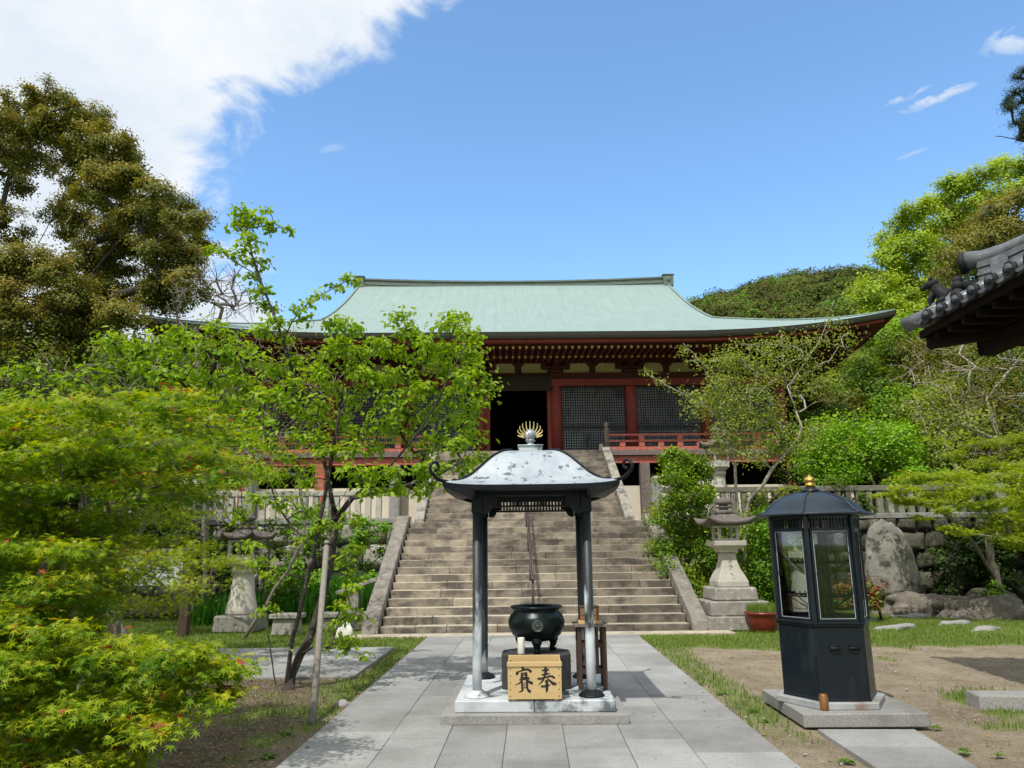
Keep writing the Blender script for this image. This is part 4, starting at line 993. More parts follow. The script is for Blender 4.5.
def build_offering_box():
    y0 = 7.365; C = Vector((0.015, y0, 0.212)); t = thing('offering_box', 'new pale wooden offering box with black brush writing, on the canopy plinth', 'offering box', C)
    W, D, Hh = 0.252, 0.30, 0.335
    mb = MB(); mb.box(-W, W, 0, 0.018, 0.012, Hh); mb.box(-W, W, D-0.018, D, 0.012, Hh+0.03); mb.box(-W, -W+0.018, 0.0181, D-0.0181, 0.012, Hh+0.0); mb.box(W-0.018, W, 0.0181, D-0.0181, 0.012, Hh+0.0)
    mb.box(-W+0.018, W-0.018, 0.018, D-0.018, 0.10, 0.11); mb.build('box', 'new_wood', t, 0.002)
    mb = MB(); mb.box(-W-0.006, W+0.006, -0.010, 0.025, Hh-0.035, Hh+0.006); mb.build('rim', 'new_wood', t, 0.003)
    for s in (-1, 1):
        mb = MB(); mb.box(s*0.20-0.02, s*0.20+0.02, 0.01, D-0.01, 0, 0.0115); mb.build('foot', 'new_wood', t)
    mb = MB()
    for s in (-1, 1):
        for k in range(5):
            mb.lathe([(0.006,0),(0.005,0.003),(0.001,0.004)], 8, M=Matrix.Translation((s*0.228, 0.0, 0.040+k*0.060)) @ Matrix.Rotation(R(90),4,'X'))
    mb.build('nails', 'mid_wood', t)
    S = [ # brush strokes, in picture units of the box front: (points), (widths)
     ([(575,278),(630,272),(690,262)],[20,26,22]),([(570,345),(640,335),(700,325)],[18,24,16]),([(502,405),(545,405),(600,395)],[18,30,18]),
     ([(600,398),(660,375),(725,368),(772,400)],[16,20,26,26]),([(622,200),(634,240),(634,300),(620,350)],[10,30,34,28]),
     ([(622,345),(600,410),(560,465),(520,505)],[28,24,16,5]),([(655,395),(700,440),(745,480),(795,490)],[14,22,40,30]),
     ([(558,525),(620,522),(700,500)],[26,26,16]),([(618,446),(690,438)],[15,15]),([(645,420),(650,500),(648,570),(640,618)],[30,36,32,12]),
     ([(280,218),(296,262)],[22,40]),([(222,288),(205,310),(190,345)],[18,34,26]),([(215,298),(300,268),(370,262),(418,302)],[14,20,26,34]),
     ([(252,322),(355,308)],[16,16]),([(250,352),(362,338)],[16,16]),([(242,388),(378,382)],[20,20]),([(272,305),(275,430)],[20,22]),([(335,300),(342,425)],[24,26]),
     ([(232,420),(392,402)],[18,20]),([(275,430),(232,472),(163,500)],[20,16,5]),([(350,430),(400,462),(438,478)],[22,36,30]),
     ([(270,425),(274,500),(275,572)],[20,24,22]),([(342,420),(350,480),(350,548)],[26,26,24]),([(278,472),(342,466)],[9,9]),([(278,506),(342,500)],[9,9]),([(278,545),(346,538)],[12,12]),
     ([(288,560),(268,592),(212,610)],[26,20,4]),([(345,540),(368,580),(400,612)],[20,30,38])]
    def spline(P, Wd, n=12):
        P = [np.array(p, float) for p in P]; out = []; ow = []
        E_ = [2*P[0]-P[1]]+P+[2*P[-1]-P[-2]]
        for i in range(len(P)-1):
            for q in range(n):
                s_ = q/n; a, b, c, d = E_[i:i+4]
                out.append(0.5*((2*b)+(-a+c)*s_+(2*a-5*b+4*c-d)*s_**2+(-a+3*b-3*c+d)*s_**3)); ow.append(Wd[i]+(Wd[i+1]-Wd[i])*s_)
        out.append(P[-1]); ow.append(Wd[-1]); return out, ow
    mb = MB(); k = 0.000617
    for i, (P, Wd) in enumerate(S):
        pts, wd = spline(P, Wd); n = len(pts); L_, R_ = [], []
        for j, p in enumerate(pts):
            tg = pts[min(j+1,n-1)]-pts[max(j-1,0)]; tg = tg/np.linalg.norm(tg); nn = np.array([-tg[1], tg[0]]); e = min(1, 0.55+min(j, n-1-j)*0.25)
            w = wd[j]*0.64*e*(1+0.10*math.sin(j*1.9+i)); L_.append(p+nn*w); R_.append(p-nn*w)
        f = lambda q: ((q[0]-465)*k, -0.0012-0.00005*i, (730-q[1])*k*0.92+0.008)
        vs = [f(q) for q in L_]+[f(q) for q in R_]; mb.add(vs, [(j, j+1, n+j+1, n+j) for j in range(n-1)])
    mb.build('brush_writing', 'ink', t)
build_offering_box()
mb = MB(); mb.lathe([(0.034,0),(0.036,0.01),(0.036,0.155),(0.033,0.16),(0.029,0.15),(0.028,0.05)], 20); o = mb.build('incense_tube', 'white_cup'); o.location = (-0.115, 7.86, 0.557)
tag(o, 'white upright tube standing on the pedestal in front of the burner', 'container')
def build_stand():
    C = Vector((0.60, 8.02, 0.212)); t = thing('wooden_stand', 'dark brown slatted wooden stand beside the incense burner', 'stand', C)
    for sx in (-1, 1):
        for sy in (-1, 1):
            mb = MB(); mb.box(sx*0.125-0.022, sx*0.125+0.022, sy*0.13-0.022, sy*0.13+0.022, 0, 0.60); mb.build('leg', 'brown_wood', t, 0.003)
    for z in (0.15, 0.40):
        mb = MB(); mb.box(-0.105, 0.105, -0.14, -0.12, z, z+0.045); mb.box(-0.105, 0.105, 0.12, 0.14, z, z+0.045); mb.box(-0.14,-0.12,-0.105,0.105,z,z+0.045); mb.box(0.12,0.14,-0.105,0.105,z,z+0.045); mb.box(-0.10,0.10,-0.10,0.10,z+0.01,z+0.02); mb.build('shelf', 'brown_wood', t)
    mb = MB(); mb.box(-0.175, 0.175, -0.18, 0.18, 0.601, 0.625); mb.build('stand_top', 'grey_wood', t, 0.003)
    for x in (-0.055, 0.05):
        mb = MB(); mb.box(x-0.018, x+0.018, -0.13, -0.115, 0.196, 0.60); mb.build('slat', 'brown_wood', t)
    mb = MB(); mb.box(-0.13, 0.11, -0.14, 0.12, 0, 0.030); o = mb.build('board', 'new_wood', None, 0.002); o.location = (0.60, 8.02, 0.839); tag(o, 'flat pale wooden board lying on the dark stand', 'board')
    mb = MB(); mb.box(-0.105, 0.085, -0.09, 0.09, 0, 0.005); mb.box(-0.105,-0.09,-0.09,0.09,0.0051,0.13); mb.box(0.07,0.085,-0.09,0.09,0.0051,0.13); mb.box(-0.0899,0.0699,-0.09,-0.077,0.0051,0.125); mb.box(-0.0899,0.0699,0.077,0.09,0.0051,0.125)
    mb.box(-0.112,0.092,-0.097,0.097,0.1301,0.140); mb.box(-0.092,0.072,-0.096,-0.0902,0.055,0.07)
    o = mb.build('wooden_box', 'mid_wood', None, 0.002); o.location = (0.60, 8.02, 0.870); tag(o, 'small brown lidded wooden box on top of the stand', 'box')
build_stand()

# ------------------------------------------------------------------ candle case
MT['stained_white'] = mat('stained_white_stone', (0.40,0.42,0.42), (0.26,0.27,0.27), 4, 0.8, 0.004, 40, (0.22,0.12,0.06), 3.0, (0.56,0.68))
def build_case():
    C = Vector((2.89, 7.76, 0.01)); t = thing('candle_case', 'tall navy six-sided glazed candle case with gold knob on a stone slab', 'candle case', C)
    mb = MB(); mb.box(-0.48, 0.64, -0.60, 0.60, 0, 0.115); mb.build('slab', 'granite', t, 0.008)
    mb = MB(); mb.lathe([(0.455,0.116),(0.455,0.175)], 6, smooth=False); mb.build('plinth', 'stained_white', t, 0.006)
    def hexa(mb, Rr, z0, z1): Rr *= 0.94; mb.lathe([(Rr*math.cos(PI/6), z0), (Rr*math.cos(PI/6), z1)], 6, smooth=False)
    mb = MB(); hexa(mb, 0.475, 0.176, 0.835); mb.build('cabinet', 'navy', t, 0.006)
    mb = MB(); hexa(mb, 0.49, 0.836, 0.858); hexa(mb, 0.505, 0.859, 0.878); mb.build('ledge', 'navy', t, 0.003)
    mb = MB(); hexa(mb, 0.48, 0.176, 0.20); mb.build('base_rim', 'navy', t, 0.003)
    V = [Vector((math.cos(k*PI/3), math.sin(k*PI/3), 0)) for k in range(6)]
    for k in range(6):
        p = V[k]*0.43; mb = MB(); mb.box(-0.024, 0.024, -0.022, 0.022, 0.879, 1.875, Matrix.Translation((p.x,p.y,0)) @ Matrix.Rotation(k*PI/3, 4, 'Z')); mb.build('corner_post', 'navy', t, 0.003)
        a, b = V[k]*0.43, V[(k+1)%6]*0.43; mid = (a+b)/2; ang = math.atan2((b-a).y, (b-a).x)
        M = Matrix.Translation((mid.x, mid.y, 0)) @ Matrix.Rotation(ang, 4, 'Z'); w = (b-a).length/2-0.026
        mb = MB(); mb.box(-w, w, -0.018, 0.018, 0.879, 0.905, M); mb.box(-w, w, -0.018, 0.018, 1.725, 1.755, M); mb.box(-w, w, -0.02, 0.02, 1.845, 1.875, M)
        mb.box(-w, -w+0.022, -0.012, 0.012, 0.9081, 1.7249, M); mb.box(w-0.022, w, -0.012, 0.012, 0.9081, 1.7249, M); fr = mb.build('window_frame', 'navy', t)
        mb = MB()
        for (x0, x1, z0, z1) in ((-w+0.022,-w+0.028,0.905,1.725),(w-0.028,w-0.022,0.905,1.725),(-w+0.0281,w-0.0281,0.905,0.911),(-w+0.0281,w-0.0281,1.719,1.725)): mb.box(x0, x1, -0.0135, -0.008, z0, z1, M)
        mb.build('glazing_bead', 'lead', fr)
        mb = MB(); mb.box(-w+0.022, w-0.022, -0.0025, 0.0025, 0.906, 1.724, M); mb.build('pane', 'glass', fr)
        mb = MB()
        for i in range(11):
            x = -w+0.03+(2*w-0.06)*i/10; mb.box(x-0.007, x+0.007, -0.008, 0.008, 1.7551, 1.8449, M)
        mb.build('vent_slats', 'navy', t)
    mb = MB(); prof = [(0.535,1.876),(0.545,1.885),(0.54,1.893),(0.485,1.91),(0.45,1.94),(0.41,1.985),(0.355,2.03),(0.28,2.07),(0.19,2.10),(0.10,2.118),(0.05,2.122)]
    mb.lathe([(r_*1.04, z) for r_, z in prof], 36, smooth=True); rf = mb.build('roof', 'navy_roof', t)
    for k in range(6):
        mb = MB(); mb.tube([V[k]*(r_*1.04)+Vector((0,0,z+0.003)) for r_, z in prof[2:]], 0.010, 6); mb.build('hip', 'navy_roof', rf)
    mb = MB(); mb.lathe([(0.10,2.122),(0.10,2.137),(0.075,2.152),(0.06,2.157),(0.06,2.167)], 20); mb.build('finial_base', 'navy', t)
    mb = MB(); mb.lathe([(0.048,2.168),(0.052,2.192),(0.052,2.207),(0.035,2.215),(0.058,2.229),(0.062,2.247),(0.05,2.267),(0.022,2.282),(0.008,2.302)], 20); mb.build('knob', 'gold', t)
    # candle racks inside
    for z in (1.10, 1.42):
        mb = MB()
        for rr in (0.34, 0.30):
            mb.tube([V[k%6]*rr+Vector((0,0,z)) for k in range(7)], 0.006, 5)
        for k in range(36):
            a, b = V[(k//6)%6]*0.32, V[(k//6+1)%6]*0.32; p = a.lerp(b, (k%6)/6); mb.tube([p+Vector((0,0,z)), p+Vector((0,0,z+0.03))], 0.006, 5)
        for k in range(6): mb.tube([Vector((0,0,z-0.02)), V[k]*0.32+Vector((0,0,z))], 0.006, 5); mb.tube([V[k]*0.32+Vector((0,0,z)), V[k]*0.2+Vector((0,0,z-0.08)), V[k]*0.05+Vector((0,0,z-0.16))], 0.005, 5)
        mb.build('candle_rack', 'dark_bronze', t)
    mb = MB(); mb.tube([(0,0,0.879),(0,0,1.6)], 0.02, 8); mb.build('centre_pole', 'dark_bronze', t)
    fy = -0.475*0.94*math.cos(PI/6)
    for x in (-0.06, 0.12):
        mb = MB(); mb.box(x-0.045, x+0.045, fy-0.012, fy-0.001, 0.60, 0.68); mb.tube([(x-0.05,fy-0.014,0.645),(x+0.05,fy-0.014,0.645)], 0.012, 8); mb.build('handle', 'dark_bronze', t, 0.002)
build_case()
c = ground(804, 702, 0.187); mb = MB(); mb.lathe([(0.040,0),(0.041,0.005),(0.041,0.115),(0.036,0.122),(0.036,0.135),(0.030,0.14)], 20); o = mb.build('metal_canister', 'brown_cup'); o.location = (2.66, 7.32, 0.126)
tag(o, 'small coppery brown canister on the slab at the foot of the candle case', 'canister')
def tassel():
    p = at(776, 531, 7.98); mb = MB()
    for k, (dx, dy) in enumerate(((0,0),(0.02,0.01),(0.01,-0.02))):
        mb.tube([(dx,dy,0),(dx-0.02,dy,-0.08),(dx-0.035,dy-0.01,-0.2),(dx-0.02,dy,-0.33-0.02*k)], [0.006,0.012,0.016,0.02], 6)
    o = mb.build('white_tassel', 'white_cup'); o.location = p+Vector((0.03,0,0)); tag(o, 'white cloth strip hanging at the left edge of the candle case', 'cloth strip')
tassel()

# ================================================================== STONE LANTERNS, POT, ROCKS
def lantern(name, label, loc, H, style, s=1.0, rot=0.0, group='stone lanterns in the precinct', base=1.0):
    t = thing('stone_lantern', label, 'stone lantern', loc, rot, group); sq = style == 'square'
    def L_(nm, prof, n, mtl, bv=0.0, smooth=None, r=None):
        mb = MB(); mb.rnd = random.random(); mb.lathe([(a*s, z*H) for a, z in prof], n, (0,0,0), (n > 8) if smooth is None else smooth, PI/4 if n == 4 else 0); return mb.build(nm, mtl, t, bv)
    if sq:
        L_('base_stone', [(0.72*base,0),(0.70*base,0.10)], 4, 'lichen_stone', 0.02); L_('base_stone', [(0.58*base,0.101),(0.57*base,0.205)], 4, 'lichen_stone', 0.02); L_('base_stone', [(0.44*base,0.206),(0.42*base,0.305)], 4, 'lichen_stone', 0.03)
        L_('shaft', [(0.31,0.306),(0.31,0.345),(0.27,0.385),(0.20,0.44),(0.155,0.50),(0.135,0.565)], 4, 'pale_stone', 0.012)
        L_('platform', [(0.18,0.566),(0.18,0.588),(0.25,0.606),(0.32,0.618),(0.325,0.655)], 4, 'pale_stone', 0.01)
        fb, f0, f1 = 0.185, 0.656, 0.775
    else:
        L_('base_stone', [(0.42*base,0),(0.41*base,0.135)], 4, 'lichen_stone', 0.03)
        L_('shaft', [(0.30,0.136),(0.315,0.15),(0.31,0.19),(0.27,0.25),(0.235,0.33),(0.215,0.42),(0.205,0.47),(0.25,0.48),(0.25,0.505),(0.20,0.51)], 28, 'pale_stone')
        L_('platform', [(0.22,0.511),(0.30,0.54),(0.36,0.548),(0.36,0.60)], 6, 'pale_stone', 0.01)
        fb, f0, f1 = 0.24, 0.601, 0.745
    mb = MB(); w = fb*s
    for sx in (-1, 1):
        for sy in (-1, 1): mb.box(sx*w-0.032*s, sx*w+0.032*s, sy*w-0.032*s, sy*w+0.032*s, f0*H, f1*H)
    mb.box(-w-0.034*s, w+0.034*s, -w-0.034*s, w+0.034*s, f0*H, (f0+0.018)*H); mb.box(-w-0.034*s, w+0.034*s, -w-0.034*s, w+0.034*s, (f1-0.018)*H, f1*H); mb.build('fire_box', 'pale_stone', t, 0.006)
    mb = MB(); rr = (0.50 if sq else 0.55)*s; n = 4 if sq else 6
    lev = [(0.30,0.0),(0.95,0.006),(1.0,0.012),(1.0,0.028),(0.80,0.038),(0.58,0.055),(0.40,0.078),(0.30,0.088)]
    m_ = 8*n; vs = []
    for (q, z) in lev:
        for j in range(m_):
            k = (j % 8)/8; a0 = 2*PI*(j//8)/n + (PI/4 if n == 4 else 0); a1 = a0+2*PI/n
            p = Vector((math.cos(a0), math.sin(a0), 0))/math.cos(PI/n); p2 = Vector((math.cos(a1), math.sin(a1), 0))/math.cos(PI/n); v = p.lerp(p2, k)*rr*q
            up = (abs(2*k-1)**3)*0.045*(1 if 0.9 < q else (0.5 if q > 0.7 else 0.0)); vs.append((v.x, v.y, f1*H+0.001+(z+up)*H))
    mb.add(vs, [(i*m_+j, i*m_+(j+1)%m_, (i+1)*m_+(j+1)%m_, (i+1)*m_+j) for i in range(len(lev)-1) for j in range(m_)]+[tuple(range(m_-1,-1,-1)), tuple((len(lev)-1)*m_+j for j in range(m_))], False)
    mb.build('lantern_roof', 'mossy_roof', t, 0.008)
    z0 = f1+0.089
    L_('finial', [(a, z0+q*1.12) for a, q in ((0.17,0),(0.19,0.010),(0.17,0.026),(0.10,0.030),(0.09,0.038),(0.14,0.042),(0.16,0.052),(0.10,0.058),(0.09,0.064),(0.16,0.070),(0.18,0.082),(0.155,0.098),(0.07,0.112),(0.01,0.125))], 20, 'mossy_roof')
    # carved characters on the shaft
    mb = MB(); yy = -0.20*s if sq else -0.262*s; rs = random.Random(len(label))
    for c_ in range(3 if sq else 2):
        zc = (0.50-0.055*c_)*H if sq else (0.40-0.11*c_)*H
        for q in range(6):
            a = rs.uniform(-0.045, 0.01)*s; b = a+rs.uniform(0.02, 0.05)*s; zz = zc+rs.uniform(-0.02, 0.02)*H; d2 = rs.uniform(-0.01, 0.01)*H
            if sq: y_of = lambda z: -np.interp(z/H, [0.345,0.385,0.44,0.50,0.565], [0.31,0.27,0.20,0.155,0.135])*s-0.002
            else: y_of = lambda z: -np.interp(z/H, [0.15,0.19,0.25,0.33,0.42,0.47], [0.315,0.31,0.27,0.235,0.215,0.205])*s-0.001
            mb.tube([(a, y_of(zz)+ (0 if sq else abs(a)*0.08), zz), (b, y_of(zz+d2)+(0 if sq else abs(b)*0.12), zz+d2)], 0.0042*s, 4, False)
    mb.build('carved_writing', 'rough_rock', t)
    return t
lantern('l', 'square-based stone lantern standing between the stairs and the red pot', (4.03, 15.75, 0), 2.60, 'square', 1.0, R(4))
lantern('l', 'round-shafted stone lantern on a rough block behind the cherry tree', (-5.98, 15.75, 0), 2.45, 'round', 1.0, R(0))
lantern('l', 'round-shafted stone lantern seen through the candle case glass', (5.62, 16.0, 0), 2.45, 'round', 0.95, R(10))
lantern('l', 'tall stone lantern up on the terrace against the hall railing', (5.62, 22.3, 2.25), 2.98, 'round', 0.92, R(20))
def red_pot():
    t = thing('plant_pot', 'shallow red glazed pot of short grass at the foot of the right lantern', 'plant pot', (4.42, 14.95, 0.0))
    mb = MB(); mb.lathe([(0.22,0),(0.245,0.02),(0.295,0.22),(0.30,0.31),(0.33,0.32),(0.33,0.36),(0.30,0.365),(0.29,0.32)], 30, cap=False); mb.build('pot', 'red_pot', t)
    mb = MB(); mb.lathe([(0.291,0.32),(0.001,0.34)], 24, cap=False); mb.build('soil', 'soil', t)
    n = 1100; a = rng.uniform(0, 2*PI, n); r_ = 0.28*np.sqrt(rng.random(n)); P = np.stack([r_*np.cos(a), r_*np.sin(a), np.full(n, 0.33)], 1)
    blades('potted_grass', P, 0.15, MT['grassblade'], t)
def blades(name, P, h, m, parent=None, width=0.006, lean=0.35, hvar=0.5):
    n = len(P); hh = h*rng.uniform(1-hvar, 1+hvar, n); a = rng.uniform(0, 2*PI, n); w = width*rng.uniform(0.6, 1.3, n)
    dx, dy = np.cos(a)*w, np.sin(a)*w; b = rng.uniform(0, 2*PI, n); ln = rng.uniform(0, lean, n)*hh
    V = np.zeros((n, 5, 3)); V[:,0] = P+np.stack([-dx,-dy,np.zeros(n)],1); V[:,1] = P+np.stack([dx,dy,np.zeros(n)],1)
    mid = P+np.stack([np.cos(b)*ln*0.3, np.sin(b)*ln*0.3, hh*0.6],1); V[:,2] = mid+np.stack([dx,dy,np.zeros(n)],1)*0.8; V[:,3] = mid-np.stack([dx,dy,np.zeros(n)],1)*0.8
    V[:,4] = P+np.stack([np.cos(b)*ln, np.sin(b)*ln, hh],1)
    me = bpy.data.meshes.new(name); me.vertices.add(n*5); me.vertices.foreach_set('co', V.astype(np.float32).ravel())
    lp = (np.arange(n)[:,None]*5+np.array([0,1,2,3,3,2,4])[None,:]).ravel().astype(np.int32); me.loops.add(len(lp)); me.loops.foreach_set('vertex_index', lp)
    tot = np.tile([4,3], n); st = np.concatenate([[0], np.cumsum(tot)[:-1]]).astype(np.int32); me.polygons.add(2*n); me.polygons.foreach_set('loop_start', st); me.update(calc_edges=True)
    at_ = me.attributes.new('rnd', 'FLOAT', 'FACE'); at_.data.foreach_set('value', np.repeat(rng.random(n), 2).astype(np.float32))
    me.materials.append(m); o = bpy.data.objects.new(name, me); COL.objects.link(o)
    if parent is not None: o.parent = parent
    return o
MT['grassblade'] = leafmat('grass_blade', [(0, (0.075,0.14,0.018)), (0.6, (0.16,0.25,0.035)), (0.9, (0.24,0.27,0.07)), (1, (0.26,0.22,0.11))], 0.3)
MT['irisblade'] = leafmat('tall_blade', [(0, (0.03,0.12,0.012)), (1, (0.07,0.22,0.02))], 0.35)
red_pot()
def lawn():
    n = 260000; X = rng.uniform(-9.2, 10.2, n); Y = rng.uniform(4.0, 19.2, n)
    keep = rng.random(n) < np.clip(1.25-(Y-4)/22, 0.35, 1)
    X, Y = X[keep], Y[keep]; sel = []
    for i in range(len(X)):
        x, y = float(X[i]), float(Y[i])
        if PX0-0.01 < x < PX1+0.01 and y < 14.8: continue
        if 2.38 < x < 3.56 and 7.13 < y < 8.39: continue
        if x > 2.3 and y < 7.2: 
            if 2.4+ (7.1-y)*0.25 < x < 3.35+(7.1-y)*0.5: continue
        if -3.8 < x < 3.9 and y > 14.4: continue
        if y > 9.95 and y < 12.95 and x < -2.28: continue
        g = grassy(x, y); g = sstep(0.25, 0.9, g)
        if rng.random() < g*(1 if y > 12.5 else 0.8): sel.append(i)
    sel = np.array(sel); P = np.stack([X[sel], Y[sel], np.full(len(sel), -0.008)], 1)
    o = blades('grass', P, 0.045, MT['grassblade'], None, 0.0055); tag(o, 'short bright grass growing on the ground beside the paving', 'grass', kind='stuff')
lawn()
def tall_blades(name, label, quad, n, h):
    a, b = quad; P = np.stack([rng.uniform(a[0], b[0], n), rng.uniform(a[1], b[1], n), np.full(n, -0.01)], 1)
    o = blades(name, P, h, MT['irisblade'], None, 0.012, 0.3, 0.35); tag(o, label, 'grass', kind='stuff')
tall_blades('tall_grass', 'tall bright green blade-like grass between the left wall and the stairs', ((-5.2,17.0),(-3.45,19.0)), 5000, 0.85)
tall_blades('tall_grass', 'lower tuft of long green blades behind the stone trough on the left', ((-7.6,16.8),(-5.3,18.6)), 2600, 0.6)
def gravel():
    n = 2600; X = rng.uniform(-6, 7.5, n); Y = 4.5+rng.random(n)*9; k = [i for i in range(n) if not (PX0-.02 < X[i] < PX1+.02) and not (2.35 < X[i] < 3.6 and 7.0 < Y[i] < 8.5) and not (Y[i] > 9.9 and Y[i] < 13 and X[i] < -2.2) and not (X[i] > 2.3 and X[i] < 4.6 and Y[i] < 7.2)]
    mb = MB(); 
    for i in k:
        r_ = abs(random.gauss(0, 0.007))+0.004; mb.rnd = random.random(); c = Vector((X[i], Y[i], 0.0)); a = random.uniform(0, 3)
        pts = [c+Vector((r_*random.uniform(.7,1.3)*math.cos(a+j*PI/2.5), r_*random.uniform(.7,1.3)*math.sin(a+j*PI/2.5), 0)) for j in range(5)]+[c+Vector((0,0,r_*random.uniform(.5,1.0)))]
        mb.add(pts, [(j,(j+1)%5,5) for j in range(5)])
    tag(mb.build('gravel', 'granite'), 'small loose stones scattered over the bare earth', 'gravel', kind='stuff')
    n = 3400; X = np.concatenate([rng.uniform(-5.5, -1.7, n//2), rng.uniform(-6, 7, n//2)]); Y = 4.2+rng.random(n)*9.5
    P = np.stack([X, Y, np.where((X > PX0) & (X < PX1), 0.027, 0.012)], 1); keep = ~((X > PX0) & (X < PX1) & (rng.random(n) < 0.9)) & ~((X > 2.3) & (X < 3.7) & (Y > 7) & (Y < 8.5)); P = P[keep]; n = len(P)
    N_ = rng.normal(size=(n,3))*0.25+np.array([0,0,1.0]); lm = leafmat('fallen_leaf', [(0,(0.10,0.055,0.025)),(0.5,(0.20,0.12,0.05)),(0.8,(0.30,0.19,0.09)),(1,(0.20,0.20,0.05))], 0.1)
    tag(leaves_mesh('leaf_litter', P, N_, rng.uniform(0.02,0.05,n), rng.random(n), 'oval', lm, None, 0.0), 'dry fallen leaves strewn over the ground and paving edges', 'leaf litter', kind='stuff')
gravel()
# weeds at the paving edge
def weed(px, py, s, label):
    p = ground(px, py); k = int(26*s/0.1); P = np.stack([rng.normal(0, s*0.24, k), rng.normal(0, s*0.24, k), rng.uniform(0.005, s*0.3, k)], 1)
    N_ = np.stack([P[:,0]*4, P[:,1]*4, np.full(k, 0.7)], 1); o = leaves_mesh('weed', P, N_, rng.uniform(0.6,1.2,k)*s*0.55, rng.random(k), 'oval', MT['weedleaf'], None, 0.0); o.location = p
    tag(o, label, 'weed', 'low weeds along the paving')
MT['weedleaf'] = leafmat('weed_leaf', [(0, (0.07,0.16,0.02)), (1, (0.16,0.27,0.04))], 0.35)
weed(722, 694, 0.10, 'small bright weed tuft at the right edge of the path, nearer than its fellow'); weed(700, 684, 0.08, 'tiny weed tuft at the right path edge beside a larger one')
weed(754, 712, 0.10, 'low leafy weed in the dirt just left of the candle case slab'); weed(765, 722, 0.07, 'tiny weed by the corner of the candle case slab')
weed(846, 762, 0.09, 'weed at the bottom edge between the path and the slab walk'); weed(285, 735, 0.09, 'short weed tuft in the shaded soil left of the wooden stake'); weed(268, 758, 0.11, 'broad leafed weed at the left path edge near the bottom')
weed(962, 752, 0.09, 'green weed in the dirt right of the slab walk'); weed(1000, 756, 0.07, 'small weed in the bottom right corner dirt'); weed(935, 728, 0.08, 'weed sprig beside the right corner of the candle case slab')

def monolith(q):
    t = min(1, max(0, (q.z+0.35)/1.35)); k = 1.0-0.50*t**1.5; return Vector((q.x*k-0.16*t+0.10*t*t, q.y*k, q.z if q.z < 0.82 else 0.82+(q.z-0.82)*0.35))
rock('upright_rock', (8.72, 18.75, 0.42), (0.68, 0.40, 1.40), 'monolith', 'tall pointed pale boulder standing against the dark block wall', seed=4.2, shape=monolith)
rock('flat_boulder', (9.15, 18.3, -0.05), (1.15, 0.6, 0.40), 'boulder', 'broad low boulder carrying the tall pointed rock', seed=9.1)
rock('long_boulder', (10.0, 17.3, -0.06), (1.15, 0.45, 0.40), 'boulder', 'long low stone lying in the grass in front of the broad boulder', seed=2.6)
rock('round_boulder', (11.0, 18.6, -0.05), (0.6, 0.5, 0.42), 'rough_rock', 'small dark rounded boulder at the foot of the right maple', seed=6.3)
for i, (px, py, w) in enumerate(((915,617,0.5),(955,624,0.42),(900,628,0.55),(985,630,0.45),(868,620,0.4))):
    p = ground(px, py); rock('flat_stone', (p.x, p.y, -0.03), (w, 0.16, 0.075), 'granite', ('thin pale stone sunk in the lawn in front of the long boulder','thin pale stone at the middle of the lawn, second from the right','wide thin pale stone nearest the candle case in the lawn','thin pale stone furthest right in the lawn','thin pale stone in the lawn just behind the candle case')[i], 'stone', seed=3.3+i*1.7, sub=3, rot=0.2*i, group='flat stones in the lawn')
mb = MB(); mb.box(-0.9, 0.9, -0.17, 0.17, -0.05, 0.13, None, (0.02,0.02)); me_ = mb.build('kerb_stone', 'granite', None, 0.015, segs=2); me_.location = (5.30, 7.98, 0); me_.rotation_euler = (0,0,R(-6)); tag(me_, 'rough granite kerb block cut by the right edge of the picture', 'kerb')
rock('small_stone', tuple(ground(342, 706)+Vector((0,0,-0.01))), (0.10,0.05,0.05), 'granite', 'single grey pebble on the soil near the stake', 'stone', seed=5.5, sub=3)
def bench(name, label, loc, w, d, h, rot=0.0):
    t = thing(name, label, 'bench' if 'bench' in name else 'trough', loc, rot); mb = MB(); mb.box(-w/2, w/2, -d/2, d/2, h-0.09, h); mb.build('seat' if 'bench' in name else 'rim', 'old_stone', t, 0.015)
    mb = MB(); mb.box(-w/2+0.05, w/2-0.05, -d/2+0.04, d/2-0.04, 0, h-0.091, None, (0.02,0.02)); mb.build('block', 'old_stone', t, 0.015)
bench('stone_trough', 'squat pale stone trough with a lip on the grass behind the cherry', (-4.78, 15.0, 0), 0.62, 0.4, 0.40)
bench('stone_bench', 'low stone bench left of the staircase foot', (-3.85, 15.9, 0), 0.95, 0.5, 0.34, R(4))
def slanted():
    p0 = Vector((-3.95, 16.2, 0)); t = thing('stone_slab', 'tilted narrow stone slab on a short post left of the stairs', 'stone slab', p0)
    mb = MB(); mb.box(-0.45, 0.45, -0.16, 0.16, -0.04, 0.04, Matrix.Translation((0.25,0,0.85)) @ Matrix.Rotation(R(-18),4,'Y')); mb.build('slab', 'old_stone', t, 0.01)
    mb = MB(); mb.box(0.05, 0.3, -0.1, 0.1, 0, 0.82); mb.build('support', 'old_stone', t, 0.01)
slanted()
def bag():
    o = rock('white_bag', tuple(ground(343, 637)+Vector((0,0,-0.02))), (0.16,0.12,0.22), 'white_cup', 'small white bag left on the grass by the cherry stems', 'bag', seed=7.7, sub=3)
bag()
